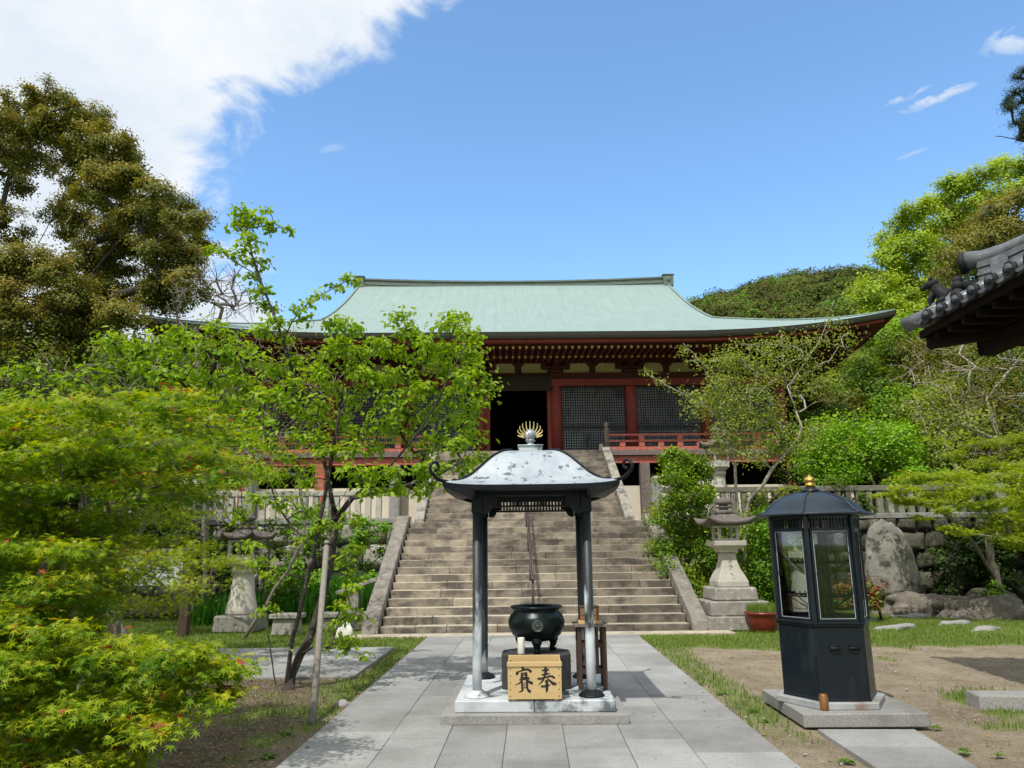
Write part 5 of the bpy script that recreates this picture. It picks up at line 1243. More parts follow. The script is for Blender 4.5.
def notice():
    C = Vector((-7.45, 14.95, 0)); t = thing('notice_board', 'low wooden notice board with white panel and rounded top bar among the left trees', 'notice board', C)
    for x in (-0.72, 0.66):
        mb = MB(); mb.box(x-0.085, x+0.085, -0.085, 0.085, 0, 1.76); mb.box(x-0.085, x+0.085, -0.085, 0.085, 1.7601, 1.79, None, (0.03,0.03)); mb.build('post', 'brown_wood', t, 0.008)
    mb = MB(); mb.tube([(-1.0,0,1.60),(0.88,0,1.60)], 0.065, 12); mb.build('top_bar', 'grey_wood', t)
    mb = MB(); mb.box(-0.63, 0.57, -0.02, 0.02, 0.95, 1.52); pn = mb.build('panel', 'white_paint', t, 0.004)
    mb = MB(); rs = random.Random(5)
    for c_ in range(9):
        x = 0.5-c_*0.12; z = 1.46
        while z > 1.02:
            l = rs.uniform(0.012, 0.03); mb.box(x-0.016, x+0.016, -0.0235, -0.0205, z-l*0.3, z); mb.box(x-0.004, x+0.004, -0.0240, -0.0236, z-l, z+0.006); z -= 0.045
            if rs.random() < 0.12: break
    mb.build('faint_writing', 'rail_metal', pn)
notice()

# ================================================================== TILED ROOF CORNER ON THE RIGHT
def build_tiled():
    EX, YC, EZ, P = 4.75, 8.93, 4.20, 0.3105
    t = thing('tiled_roof_building', 'grey tiled roof corner with round end tiles jutting in from the right', 'roof', (EX, YC, 0))
    def up(dx): return 0.42*dx+0.05*dx*dx     # roof slope rising away from the eave
    cl_ = lambda k: 0.05*max(0, 1-k/1.2)**2   # sweep at the corner
    # roofing surface (pan tiles) for the side towards the path and the side towards the hall
    mb = MB()
    def fa(u, v):
        y = 0.0+u*7.2; x = min(v*3.0, 3.0); x = max(0, min(x, y)) if y < 3.0 else x
        return (x, -y, EZ-0.03+up(x)+cl_(y)*max(0,1-x))
    mb.grid(fa, 60, 14)
    def fb(u, v):
        x = u*6.0; y = v*3.0; y = min(y, x)
        return (x, -y, EZ-0.03+up(y)+cl_(x)*max(0,1-y))
    mb.grid(lambda u, v: fb(1-u, v), 60, 14); mb.build('pan_tiles', 'tile', t)
    def row(start, d, length, k):
        # start: eave point; d: horizontal direction up the slope
        b = MB(); pts = [start+d*q+Vector((0,0,up(q)*1.0)) for q in np.linspace(-0.02, max(0.1, length), 8)]
        b.tube(pts, 0.078, 12); o = b.build('round_tile', 'tile', t)
        e = MB(); nrm = -d; M = Matrix.Translation(start+d*-0.021) @ nrm.to_track_quat('Z','Y').to_matrix().to_4x4()
        e.lathe([(0.088,-0.03),(0.088,0.016),(0.074,0.018),(0.068,0.008),(0.030,0.007),(0.026,0.014),(0.001,0.016)], 22, M=M)
        for j in range(10):
            w = 2*PI*j/10; e.sphere(M @ Vector((0.052*math.cos(w),0.052*math.sin(w),0.010)), 0.007, 4)
        e.build('end_disc', 'tile_dark', o)
    def crescent(c, tang, d):
        b = MB(); n = 10; vs = []
        for yy in (0.0, 0.03):
            for j in range(n+1): 
                a = PI+PI*j/n; vs.append(c+tang*(0.115*math.cos(a))+Vector((0,0,0.085*math.sin(a)*0.75+0.03))-d*(0.02-yy))
            for j in range(n, -1, -1):
                a = PI+PI*j/n; vs.append(c+tang*(0.105*math.cos(a))+Vector((0,0,0.03*math.sin(a)+0.035))-d*(0.02-yy))
        m_ = 2*(n+1); b.add(vs, [tuple(range(m_)), tuple(range(2*m_-1,m_-1,-1))]+[(j,m_+j,m_+(j+1)%m_,(j+1)%m_) for j in range(m_)]); b.build('pendant_tile', 'tile', t)
    for k in range(22):
        y = 0.42+P*k; st = Vector((0, -y, EZ+0.01+cl_(y))); row(st, Vector((1,0,0)), min(y-0.15, 3.0), k); crescent(Vector((0,-y-P/2,EZ-0.02+cl_(y))), Vector((0,1,0)), Vector((1,0,0)))
    for k in range(18):
        x = 0.42+P*k; st = Vector((x, 0, EZ+0.01+cl_(x))); row(st, Vector((0,-1,0)), min(x-0.15, 3.0), k); crescent(Vector((x+P/2,0,EZ-0.02+cl_(x))), Vector((1,0,0)), Vector((0,-1,0)))
    # corner tile
    mb = MB(); dg = Vector((1,-1,0)).normalized(); s0 = Vector((-0.05,0.05,EZ+0.055)); mb.tube([s0, s0+dg*0.25+Vector((0,0,0.06)), s0+dg*0.62+Vector((0,0,0.22))], 0.095, 12); mb.build('corner_tile', 'tile', t)
    crescent(Vector((0,-0.22,EZ+0.03)), Vector((0,1,0)), Vector((1,0,0))); crescent(Vector((0.22,0,EZ+0.03)), Vector((1,0,0)), Vector((0,-1,0)))
    # hip ridge of stacked flat tiles with a flared round end
    H0 = Vector((0.50,-0.50,0))
    def hz(q): return EZ+0.58+0.12*math.exp(-q*4)+0.30*q+0.02*q*q
    for j, (wd, lo, hi) in enumerate(((0.15,-0.55,-0.375),(0.165,-0.365,-0.325),(0.14,-0.315,-0.275),(0.155,-0.265,-0.225),(0.125,-0.215,-0.175),(0.14,-0.165,-0.125),(0.10,-0.115,-0.08))):
        mb = MB(); sd_ = Vector((1,1,0)).normalized()
        def fn(u, v):
            q = 0.12+u*4.0; w_, z_ = [(-wd,lo),(wd,lo),(wd,hi),(-wd,hi),(-wd,lo)][int(round(v*4))]; p = H0+dg*q; return p+sd_*w_+Vector((0,0,hz(q)+z_ - 0.0))
        mb.grid(fn, 24, 4, False); mb.build('ridge_course', 'tile', t)
    mb = MB(); pts = [H0+dg*q+Vector((0,0,hz(q)-0.03)) for q in np.linspace(-0.05, 4.1, 20)]; mb.tube(pts, [0.125,0.105,0.09]+[0.082]*17, 14); mb.build('ridge_cap', 'tile', t)
    M = Matrix.Translation(H0-dg*0.055+Vector((0,0,hz(0)-0.03))) @ (-dg).to_track_quat('Z','Y').to_matrix().to_4x4()
    mb = MB(); mb.lathe([(0.13,-0.05),(0.135,0.012),(0.112,0.016),(0.105,0.004),(0.035,0.003),(0.03,0.012),(0.001,0.014)], 24, M=M); mb.build('end_disc', 'tile_dark', t)
    # demon-face style end ornament: plate with scroll lobes
    mb = MB(); M2 = Matrix.Translation(H0+dg*0.06+Vector((0,0,EZ+0.26))) @ (-dg).to_track_quat('Z','Y').to_matrix().to_4x4()
    c_ = H0-dg*0.10+Vector((0,0,EZ+0.34)); sd_ = Vector((1,1,0)).normalized()
    for (a, z, r_) in ((-0.17,-0.10,0.07),(0.17,-0.10,0.07),(-0.13,0.02,0.06),(0.13,0.02,0.06),(0,0.03,0.085),(-0.06,-0.08,0.07),(0.06,-0.08,0.07),(-0.21,-0.16,0.05),(0.21,-0.16,0.05),(-0.10,0.10,0.05),(0.10,0.10,0.05)):
        mb.sphere(c_+sd_*a*1.15+Vector((0,0,z)), r_*1.15, 8)
    mb.box(-0.15, 0.15, -0.16, 0.14, -0.05, 0.04, M2); mb.tube([c_-dg*0.03+Vector((0,0,0.03)), c_-dg*0.12+Vector((0,0,0.03)), c_-dg*0.2+Vector((0,0,0.055))], [0.05,0.032,0.02], 8); mb.build('ridge_ornament', 'tile_dark', t)
    # plate beside the ridge end
    mb = MB(); mb.box(-0.09,0.09,-0.012,0.012,-0.12,0.12, Matrix.Translation(H0+dg*0.35-sd_*0.16+Vector((0,0,EZ+0.47))) @ Matrix.Rotation(R(-45),4,'Z')); mb.build('ridge_plate', 'tile', t, 0.005)
    # underside
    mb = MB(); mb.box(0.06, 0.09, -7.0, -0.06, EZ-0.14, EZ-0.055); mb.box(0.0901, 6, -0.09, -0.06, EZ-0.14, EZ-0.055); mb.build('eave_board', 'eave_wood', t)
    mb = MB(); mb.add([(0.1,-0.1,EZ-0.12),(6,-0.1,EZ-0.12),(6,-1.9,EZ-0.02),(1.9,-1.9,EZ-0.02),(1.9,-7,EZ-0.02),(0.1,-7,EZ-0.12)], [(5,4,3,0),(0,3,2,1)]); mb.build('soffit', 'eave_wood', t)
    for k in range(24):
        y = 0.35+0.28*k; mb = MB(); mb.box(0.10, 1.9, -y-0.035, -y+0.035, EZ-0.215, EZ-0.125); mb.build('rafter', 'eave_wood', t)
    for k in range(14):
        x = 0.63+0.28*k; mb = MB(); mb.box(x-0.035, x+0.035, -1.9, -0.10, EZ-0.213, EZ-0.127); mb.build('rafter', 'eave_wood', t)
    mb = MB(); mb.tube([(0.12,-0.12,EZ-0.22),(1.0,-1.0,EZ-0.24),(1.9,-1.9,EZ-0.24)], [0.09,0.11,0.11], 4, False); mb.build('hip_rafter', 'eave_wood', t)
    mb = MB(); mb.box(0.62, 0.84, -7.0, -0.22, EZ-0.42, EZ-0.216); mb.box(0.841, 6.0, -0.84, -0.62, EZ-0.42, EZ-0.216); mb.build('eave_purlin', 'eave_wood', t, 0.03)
    mb = MB(); mb.box(1.9, 6.0, -7.0, -1.9, 0, EZ-0.03); mb.build('wall', 'plaster_w', t)
    for y in (1.9, 4.4, 6.9):
        mb = MB(); mb.box(1.80, 1.895, -y-0.1, -y+0.1, 0, EZ-0.22); mb.build('wall_post', 'eave_wood', t)
    # seated lion-dog ornament on the hip
    LP = Vector((EX,YC,0))+Vector((0.26,-0.26,EZ+0.19)); mb = MB()
    mb.tube([(0,0,0.0),(0,0,0.03)], 0.065, 10); mb.tube([(0.05,-0.05,0.03),(0.03,-0.03,0.10),(0,0,0.16),(-0.025,0.025,0.21)], [0.062,0.068,0.055,0.05], 12)
    mb.sphere((-0.045,0.045,0.235), 0.052, 8, (1.1,1.1,0.9)); mb.sphere((-0.09,0.09,0.222), 0.027, 6); mb.sphere((-0.03,0.03,0.245), 0.058, 6, (0.9,0.9,0.8))
    for s in (-1, 1):
        o_ = Vector((1,1,0)).normalized()*0.038*s
        mb.tube([Vector((-0.035,0.035,0.15))+o_, Vector((-0.06,0.06,0.08))+o_, Vector((-0.055,0.055,0.02))+o_, Vector((-0.085,0.085,0.015))+o_], [0.022,0.018,0.016,0.018], 8)
        mb.tube([Vector((0.04,-0.04,0.06))+o_*1.3, Vector((0.0,0.0,0.05))+o_*1.5, Vector((-0.01,0.01,0.02))+o_*1.5], [0.035,0.028,0.02], 8); mb.sphere(Vector((-0.035,0.035,0.285))+o_, 0.016, 5)
    mb.tube([(0.07,-0.07,0.05),(0.10,-0.10,0.12),(0.085,-0.085,0.19)], [0.022,0.03,0.012], 8)
    o = mb.build('lion_dog_ornament', 'tile_dark', None); o.location = LP; o.scale = (1.3,1.3,1.3); tag(o, 'small dark clay lion-dog seated on the tiled roof corner', 'ornament')
build_tiled()
# ================================================================== TREES AND SHRUBS
LM = {}
LM['maple'] = leafmat('maple_leaf', [(0,(0.040,0.115,0.010)),(0.35,(0.115,0.225,0.014)),(0.60,(0.270,0.360,0.018)),(0.84,(0.46,0.47,0.030)),(0.87,(0.36,0.12,0.05)),(1,(0.50,0.07,0.05))], 0.42)
LM['maple_plain'] = leafmat('maple_leaf_plain', [(0,(0.08,0.15,0.012)),(0.5,(0.23,0.32,0.02)),(1,(0.40,0.45,0.035))], 0.42)
LM['cherry'] = leafmat('cherry_leaf', [(0,(0.075,0.165,0.012)),(0.5,(0.22,0.36,0.024)),(1,(0.42,0.54,0.045))], 0.44, 0.42)
LM['camphor_brown'] = leafmat('bronze_young_leaf', [(0,(0.050,0.075,0.012)),(0.42,(0.155,0.175,0.028)),(0.70,(0.30,0.26,0.050)),(1,(0.42,0.29,0.08))], 0.32)
LM['camphor_bright'] = leafmat('bright_young_leaf', [(0,(0.088,0.155,0.018)),(0.45,(0.281,0.401,0.032)),(1,(0.509,0.600,0.074))], 0.3)
LM['dark'] = leafmat('dark_evergreen_leaf', [(0,(0.012,0.032,0.005)),(0.6,(0.040,0.080,0.010)),(1,(0.11,0.16,0.02))], 0.22)
LM['mid'] = leafmat('mid_green_leaf', [(0,(0.030,0.075,0.008)),(0.5,(0.085,0.16,0.012)),(1,(0.22,0.30,0.025))], 0.3)
LM['olive'] = leafmat('olive_leaf', [(0,(0.035,0.055,0.008)),(0.5,(0.11,0.135,0.020)),(0.85,(0.22,0.21,0.035)),(1,(0.30,0.20,0.05))], 0.28)
LM['sparse'] = leafmat('yellow_green_leaf', [(0,(0.101,0.157,0.023)),(0.5,(0.254,0.334,0.047)),(1,(0.456,0.474,0.078))], 0.35)
LM['laurel'] = leafmat('laurel_leaf', [(0,(0.047,0.118,0.011)),(0.45,(0.118,0.234,0.016)),(0.8,(0.296,0.374,0.020)),(1,(0.468,0.437,0.026))], 0.3, 0.3)
LM['fresh'] = leafmat('fresh_green_leaf', [(0,(0.064,0.184,0.014)),(0.5,(0.166,0.350,0.021)),(1,(0.331,0.517,0.041))], 0.33)
LM['pieris'] = leafmat('red_tipped_leaf', [(0,(0.05,0.11,0.015)),(0.50,(0.13,0.20,0.025)),(0.60,(0.38,0.13,0.06)),(1,(0.50,0.14,0.08))], 0.3)
LM['pine'] = leafmat('pine_needle', [(0,(0.010,0.028,0.008)),(1,(0.04,0.07,0.02))], 0.1)

def poly_clumps(poly, Yr, n, r, seed, rz=None, w=1.0, edge=8):
    """n clumps whose centres fall inside a picture outline, at true depths between Yr"""
    rs = random.Random(seed); xs = [p[0] for p in poly]; ys = [p[1] for p in poly]; out = []; tries = 0
    def inside(x, y):
        c = False; j = len(poly)-1
        for i in range(len(poly)):
            if (poly[i][1] > y) != (poly[j][1] > y) and x < (poly[j][0]-poly[i][0])*(y-poly[i][1])/(poly[j][1]-poly[i][1])+poly[i][0]: c = not c
            j = i
        return c
    pts = []
    while len(out) < n and tries < 6000:
        tries += 1; x, y = rs.uniform(min(xs), max(xs)), rs.uniform(min(ys), max(ys))
        if not inside(x, y): continue
        if any((x-a)**2+(y-b)**2 < (edge*(1 if tries < 3000 else 0.4))**2 for a, b in pts): continue
        pts.append((x, y)); Y = rs.uniform(*Yr); rr = r*rs.uniform(0.7, 1.25)
        out.append((at(x, y, Y), (rr, rr, rz*rs.uniform(0.8,1.2) if rz else rr*0.7), w))
    return out

# --- foreground maple
mp = poly_clumps([(-60,425),(0,410),(60,408),(110,402),(165,396),(205,415),(228,450),(222,480),(200,500),(150,505),(105,520),(95,560),(110,600),(60,640),(-60,640)], (4.7,6.9), 120, 0.26, 21, 0.075, 1.0, 14)
mp += poly_clumps([(-60,610),(60,625),(120,640),(190,655),(240,672),(272,690),(240,700),(190,712),(150,735),(120,768),(60,790),(-60,800)], (4.0,5.2), 70, 0.19, 22, 0.055, 1.0, 13)
mp += poly_clumps([(-80,540),(60,560),(100,620),(100,680),(30,720),(-80,720)], (5.6,7.0), 34, 0.30, 24, 0.12, 1.0, 14)
tree('maple_tree', 'large foreground maple with yellow-green leaves and red winged seeds at the left edge', (-4.15, 5.7, 0), mp, LM['maple'], MT['bark_grey'], 'maple', 0.043, 42, 0.075,
     limbs=[[(-4.15,5.7,0.02),(-4.05,5.6,0.5),(-3.8,5.5,1.0),(-3.5,5.5,1.6)],[(-4.05,5.6,0.5),(-3.6,5.2,0.7),(-3.2,4.9,0.85)],[(-4.0,5.6,0.7),(-3.9,6.2,1.3),(-3.3,6.4,2.0)]],
     subs=9, spread=0.34, up=1.0, out=0.25, twig=0.0035, droop=0.45, tone=0.49, lit_newtop=0.17)
mp = poly_clumps([(112,470),(170,455),(214,470),(222,520),(215,575),(190,605),(130,612),(105,590),(120,540)], (10.3,12.0), 26, 0.42, 23, 0.12, 1.0, 16)
tree('maple_tree', 'slender pale-trunked maple between the big maple and the notice board', (-6.35, 11.7, 0), mp, LM['maple_plain'], MT['bark_grey'], 'maple', 0.055, 44, 0.05,
     limbs=[[at(118,640,11.7),at(116,600,11.7),at(122,570,11.6),at(138,540,11.6),at(150,510,11.6),at(157,480,11.5)],[at(118,600,11.7),at(135,575,11.4),at(150,560,11.2)],[at(138,540,11.6),at(175,545,11.3),at(188,530,11.2)]],
     subs=8, spread=0.32, up=1.0, out=0.15, twig=0.004, droop=0.4, tone=0.62)

# --- cherry tree with props and several stems
A9 = lambda *p: [at(x, y, Y) for x, y, Y in p]
limbs = [A9((289,690,9.3),(292,674,9.3),(300,655,9.3),(309,640,9.35),(322,600,9.4),(330,565,9.4),(335,530,9.35),(334,510,9.3),(328,480,9.3),(322,450,9.3),(312,425,9.25),(302,400,9.2),(292,370,9.2),(283,340,9.15),(273,312,9.1),(262,285,9.1),(252,255,9.1),(246,228,9.1),(244,212,9.1)),
         A9((286,688,9.3),(289,665,9.2),(292,640,9.15),(299,615,9.1),(307,580,9.0),(314,550,9.0),(320,520,9.0),(326,490,8.95),(333,450,8.9),(340,410,8.85),(345,375,8.8),(347,340,8.8)),
         A9((277,690,9.35),(272,660,9.45),(268,620,9.5),(264,590,9.55),(260,560,9.6),(252,530,9.7)),
         A9((335,520,9.3),(352,498,9.1),(378,480,8.9),(400,455,8.8),(420,430,8.7),(438,400,8.7),(452,370,8.6),(466,345,8.6),(470,325,8.6)),
         A9((334,510,9.3),(350,485,9.6),(366,455,9.9),(380,425,10.0),(392,395,10.1),(402,370,10.1),(408,345,10.1)),
         A9((352,498,9.1),(380,492,8.9),(410,484,8.8),(440,474,8.7),(462,462,8.7)),
         A9((283,340,9.15),(292,322,9.0),(305,306,8.9),(325,293,8.8),(345,282,8.7)),
         A9((262,285,9.1),(252,272,9.2),(235,262,9.2),(222,252,9.25)),
         A9((246,228,9.1),(262,226,9.0),(276,222,9.0)),
         A9((318,560,9.0),(296,548,8.8),(270,546,8.6),(248,536,8.5),(230,520,8.4),(218,500,8.4),(212,480,8.4)),
         A9((330,565,9.4),(312,545,9.6),(295,530,9.8),(280,510,9.9),(272,490,9.9),(262,470,10)),
         A9((312,425,9.25),(296,405,9.4),(280,392,9.5),(262,385,9.6),(245,372,9.6)),
         A9((340,410,8.85),(352,385,8.7),(362,365,8.6),(375,350,8.6),(388,340,8.6))]
ch = []
def C_(pts, Y, r=0.17, w=1.0, j=0.35):
    for (x, y) in pts: ch.append((at(x, y, Y+random.uniform(-j, j)), (r, r, r*0.55), w))
C_([(244,210),(240,222),(256,218),(250,238),(238,228),(246,250),(258,262),(252,276),(262,290),(270,305),(276,322),(284,338),(262,330)], 9.1, 0.12, 0.8, 0.15)
C_([(214,248),(224,252),(236,258),(276,224),(284,228),(268,228),(270,212)], 9.1, 0.09, 0.5, 0.1)
C_([(300,308),(312,302),(324,294),(336,286),(348,278),(354,280),(306,318)], 8.8, 0.09, 0.55, 0.1)
C_([(334,322),(350,325),(342,345),(360,350),(330,352),(350,365),(365,372),(378,345),(395,352),(410,330),(404,318),(418,340),(430,345),(425,362),(450,325),(458,316),(466,335),(455,345),(470,352),(446,352),(474,370),(462,378),(440,372),(478,395),(486,388),(468,405),(450,398)], 8.9, 0.16, 0.95)
C_([(405,375),(390,372),(375,385),(388,400),(410,395),(425,390),(410,415),(430,412),(448,420),(462,425),(440,438),(455,445),(425,450),(470,440),(400,432),(380,420)], 9.0, 0.17, 0.95)
C_([(350,398),(330,385),(315,372),(300,360),(320,405),(340,420),(358,432),(372,445),(350,450),(330,455),(310,415),(295,385),(280,370),(290,402),(270,395),(300,432),(318,440)], 9.1, 0.17, 0.9)
C_([(376,472),(398,470),(420,470),(440,468),(458,462),(468,470),(478,462),(395,486),(415,490),(432,484),(372,488),(350,470),(360,478)], 8.8, 0.13, 0.8)
C_([(260,420),(245,440),(270,445),(290,455),(255,465),(275,475),(240,480),(228,460),(300,470),(312,480),(262,498),(285,500),(240,515),(300,512)], 9.5, 0.17, 0.75)
C_([(320,525),(300,540),(352,520),(340,560),(355,548),(346,575),(352,590),(345,605),(356,615),(340,622),(350,640),(258,560),(250,545),(270,575),(266,610)], 9.0, 0.12, 0.7, 0.2)
C_([(345,650),(362,655),(330,648)], 8.8, 0.08, 0.4, 0.1)
tree('cherry_tree', 'young multi-stemmed cherry with bright hanging leaves beside the paved path', ground(288,690), ch, LM['cherry'], MT['bark_dark'], 'oval', 0.076, 20, 0.062, limbs=limbs, stray=0.05,
     subs=7, spread=0.42, up=0.55, out=0.35, twig=0.0045, droop=0.9, tone=0.55)
def stake():
    a, b = ground(312, 724), at(327, 540, 8.9); mb = MB(); mb.tube([a-a, b-a], [0.036,0.032], 10); o = mb.build('wooden_stake', 'stake'); o.location = a+Vector((0,0,-0.02))
    tag(o, 'weathered grey pole leaning up against the cherry stem', 'stake')
    mb = MB(); c = b; mb.tube([c+Vector((0.055*math.cos(w), 0.055*math.sin(w), -0.05)) for w in np.linspace(0, 6.2, 12)], 0.018, 6); o = mb.build('tie', 'ink'); o.location = (0,0,0); tag(o, 'dark binding tied round the cherry stem at the top of the pole', 'tie')
stake()
# --- second leafy tree behind
ch = []
C_([(110,340),(125,345),(145,350),(160,342),(180,352),(200,345),(220,355),(235,345),(250,360),(190,370),(170,375),(210,380),(232,378),(250,385),(150,368),(130,362),(225,400),(205,402),(245,405),(255,425),(235,430),(215,425),(262,395),(175,335),(215,330)], 10.6, 0.22, 0.9, 0.5)
C_([(10,372),(30,365),(50,375),(15,395),(40,398),(70,385),(85,395),(60,410),(95,372)], 10.6, 0.22, 0.7, 0.5)
tree('cherry_tree', 'leafy cherry filling the gap above the maple in front of the brown-tinged tree', (-6.6, 10.9, 0), ch, LM['cherry'], MT['bark_dark'], 'oval', 0.10, 18, 0.09, stray=0.05,
     limbs=[A9((98,640,10.9),(105,560,10.9),(125,500,10.8),(160,440,10.7),(195,395,10.6),(235,350,10.6)),A9((125,500,10.8),(170,470,10.4),(215,445,10.3),(250,420,10.2)),A9((105,560,10.9),(80,480,10.9),(55,420,10.8),(40,385,10.7))],
     subs=7, spread=0.42, up=0.55, out=0.35, twig=0.005, droop=0.9, tone=0.5)
# --- grey twiggy trees
tw = poly_clumps([(225,345),(300,335),(335,380),(330,440),(300,480),(235,475),(215,420)], (12.5,14.5), 26, 0.5, 31, 0.45, 1.0, 16)
tree('twiggy_tree', 'grey twiggy shrubby tree with few small leaves before the left end of the hall', (-5.35, 14.3, 0), tw, LM['olive'], MT['bark_grey'], 'oval', 0.055, 8, 0.032, subs=12, spread=0.4, twig=0.006, bend=0.3, tone=0.7)
tw = poly_clumps([(170,300),(200,275),(235,272),(255,290),(250,320),(200,335),(175,330)], (16.5,18), 15, 0.55, 32, 0.5, 1.0, 12)
tree('bare_tree', 'small bare-branched tree against the cloud beside the brown-tinged crown', (-7.5, 17.4, 0), tw, LM['olive'], MT['bark_grey'], 'oval', 0.06, 0, 0.05, subs=18, twig=0.004, bend=0.08, wob=0.05, thick=0.9)
tw = poly_clumps([(100,345),(215,340),(225,420),(215,470),(90,470),(30,440),(20,380)], (13,15.5), 34, 0.6, 33, 0.45, 1.0, 18)
tree('twiggy_tree', 'loose small-leaved tree behind the leafy cherry on the left', (-7.6, 14.4, 0), tw, LM['mid'], MT['bark_grey'], 'oval', 0.075, 16, 0.07, subs=9, spread=0.4, twig=0.007, bend=0.3, tone=0.55)

# --- big brown-tinged camphor on the left
cm = []
def CM(pts, Y, r, w=1.0, j=1.5, lst=None):
    for (x, y) in pts: (cm if lst is None else lst).append((at(x, y, Y+random.uniform(-j, j)), (r, r, r*0.72), w))
CM([(20,105),(45,98),(70,108),(92,118),(10,130),(35,125),(60,130),(88,140),(112,138),(105,165),(80,160),(125,160),(-10,115),(-30,130),(0,155)], 24, 0.80)
CM([(95,188),(115,180),(135,185),(155,195),(172,205),(188,222),(195,240),(178,245),(160,225),(140,215),(185,262),(168,275),(150,255),(190,285),(120,205),(130,245),(150,290),(178,300),(112,230)], 24, 0.76)
CM([(5,225),(30,262),(15,270),(45,272),(65,280),(85,262),(95,285),(75,300),(50,300),(25,298),(0,290),(10,320),(40,325),(65,325),(90,318),(112,300),(130,320),(105,345),(70,350),(30,350),(0,350),(-20,300),(-30,260)], 23.5, 0.85)
CM([(-25,180),(-10,200),(75,235),(60,215),(-40,220),(20,160),(40,165),(10,175),(95,175),(80,195),(70,215),(100,240),(110,262),(85,178),(125,275),(160,300),(30,145)], 25, 0.8, 0.8)
tree('camphor_tree', 'huge bronze-tinged evergreen tree rising at the upper left against the clouds', (-16.8, 24, 0), cm, LM['camphor_brown'], MT['bark_dark'], 'rhomb', 0.105, 200, 0.34,
     limbs=[A9((15,560,24),(10,460,24),(18,380,24),(15,300,24),(35,250,24),(62,200,24),(75,160,24)),A9((18,380,24),(60,320,24),(95,270,24),(130,225,24),(160,215,24)),A9((15,300,24),(-10,250,24),(-20,190,24))], subs=14, spread=0.20, up=0.8, out=1.0, twig=0.012, droop=0.2, stray=0.0, lit_newtop=0.20, tone=0.48)
# --- dark mass of evergreens at the left back, and above the terrace
def evergreen(label, px, py, Y, W, D, Hh, n, r, lm, seed, base=None, leaf=0.12, dens=42, subs=10, name='evergreen_tree', tr=0.16, bark='bark_dark', grp='evergreen trees around the precinct', cat='tree', tone=0.5):
    c = at(px, py, Y); b = Vector((c.x, Y, 2.25 if (Y > 20.3 and abs(c.x) < 44) else 0.0)) if base is None else Vector(base)
    return tree(name, label, b, crown(px, py, Y, W, D, Hh, n, r, seed), LM[lm], MT[bark], 'rhomb', leaf, dens, tr, subs=subs, spread=0.20, up=0.8, out=0.9, twig=0.010, droop=0.2, stray=0.02, lit_newtop=0.20, group=grp, cat=cat, tone=tone)
evergreen('dark evergreen filling the left edge behind the maple', 5, 470, 17.5, 1.9, 1.2, 2.0, 24, 0.7, 'dark', 41)
evergreen('dark evergreen standing behind the notice board', 110, 480, 17.8, 2.0, 1.0, 1.9, 26, 0.65, 'dark', 42)
evergreen('mid green bushy tree on the terrace left of the hall', 165, 400, 22.5, 1.9, 1.4, 1.7, 24, 0.7, 'mid', 43)
evergreen('low dark bush between the notice board and the left lantern', 205, 560, 17.6, 1.0, 0.7, 0.9, 14, 0.42, 'dark', 44, tr=0.06)
evergreen('olive bushy tree under the bronze-tinged crown', 70, 400, 21.5, 2.2, 1.5, 1.9, 26, 0.75, 'olive', 45)
evergreen('dark tree on the far left terrace behind the others', -60, 420, 22.0, 2.6, 2.0, 2.6, 26, 0.85, 'dark', 46)
evergreen('low dark shrub along the left wall behind the maples', 30, 570, 16.8, 1.6, 0.8, 0.9, 18, 0.5, 'dark', 47, tr=0.06)
evergreen('shadowy shrub at the bottom of the left edge behind the maple', -20, 610, 9.6, 1.2, 0.8, 0.6, 16, 0.36, 'mid', 48, tr=0.05, leaf=0.08)
evergreen('light green climbing shrub against the wall just left of the stairs', 372, 556, 18.2, 0.55, 0.3, 1.0, 20, 0.26, 'fresh', 49, leaf=0.085, dens=14, tr=0.03)
evergreen('loose light green shrub in front of the left wall right of the round lantern', 318, 530, 18.7, 0.9, 0.35, 0.7, 20, 0.28, 'fresh', 95, leaf=0.08, dens=16, tr=0.03)
evergreen('small green bush on the grass left of the tall blades', 300, 585, 17.4, 0.7, 0.5, 0.5, 14, 0.28, 'fresh', 50, leaf=0.08, dens=18, tr=0.03)
evergreen('green bush in front of the left wall behind the round lantern', 262, 545, 18.2, 0.9, 0.4, 0.55, 14, 0.32, 'mid', 52, leaf=0.08, dens=16, tr=0.03)

# --- sparse pale-stemmed tree in front of the hall's right side
limbs = [A9((746,606,17.6),(745,560,17.6),(744,530,17.6),(738,508,17.6),(736,490,17.6),(735,466,17.6),(734,445,17.6),(738,425,17.5),(732,400,17.4)),
         A9((744,530,17.6),(746,513,17.5),(750,498,17.4),(763,485,17.3),(772,469,17.2),(783,456,17.1),(797,440,17.1),(802,427,17.1),(796,411,17.1),(787,386,17.1),(783,355,17.1),(782,333,17.1)),
         A9((772,469,17.2),(758,458,17.3),(750,445,17.4),(765,432,17.5),(790,424,17.6),(808,420,17.6)),
         A9((800,412,17.1),(812,404,17.0),(826,398,17.0)),
         A9((787,386,17.1),(800,370,17.3),(812,352,17.5),(822,335,17.6),(830,318,17.6),(834,300,17.6)),
         A9((734,445,17.6),(722,425,17.4),(708,408,17.2),(692,399,17.1),(668,386,17.0),(646,374,17.0)),
         A9((722,425,17.4),(720,395,17.2),(714,374,17.1),(701,362,17.1),(690,350,17.0),(683,343,17.0)),
         A9((736,493,17.6),(725,486,17.3),(712,478,17.2),(700,470,17.1))]
sp = []
def SP(pts, Y, r, w, j=0.5):
    for (x, y) in pts: sp.append((at(x, y, Y+random.uniform(-j, j)), (r, r, r*0.7), w))
SP([(650,376),(664,384),(680,392),(692,396),(686,350),(694,360),(703,368),(712,378)], 17.0, 0.20, 0.5, 0.15)
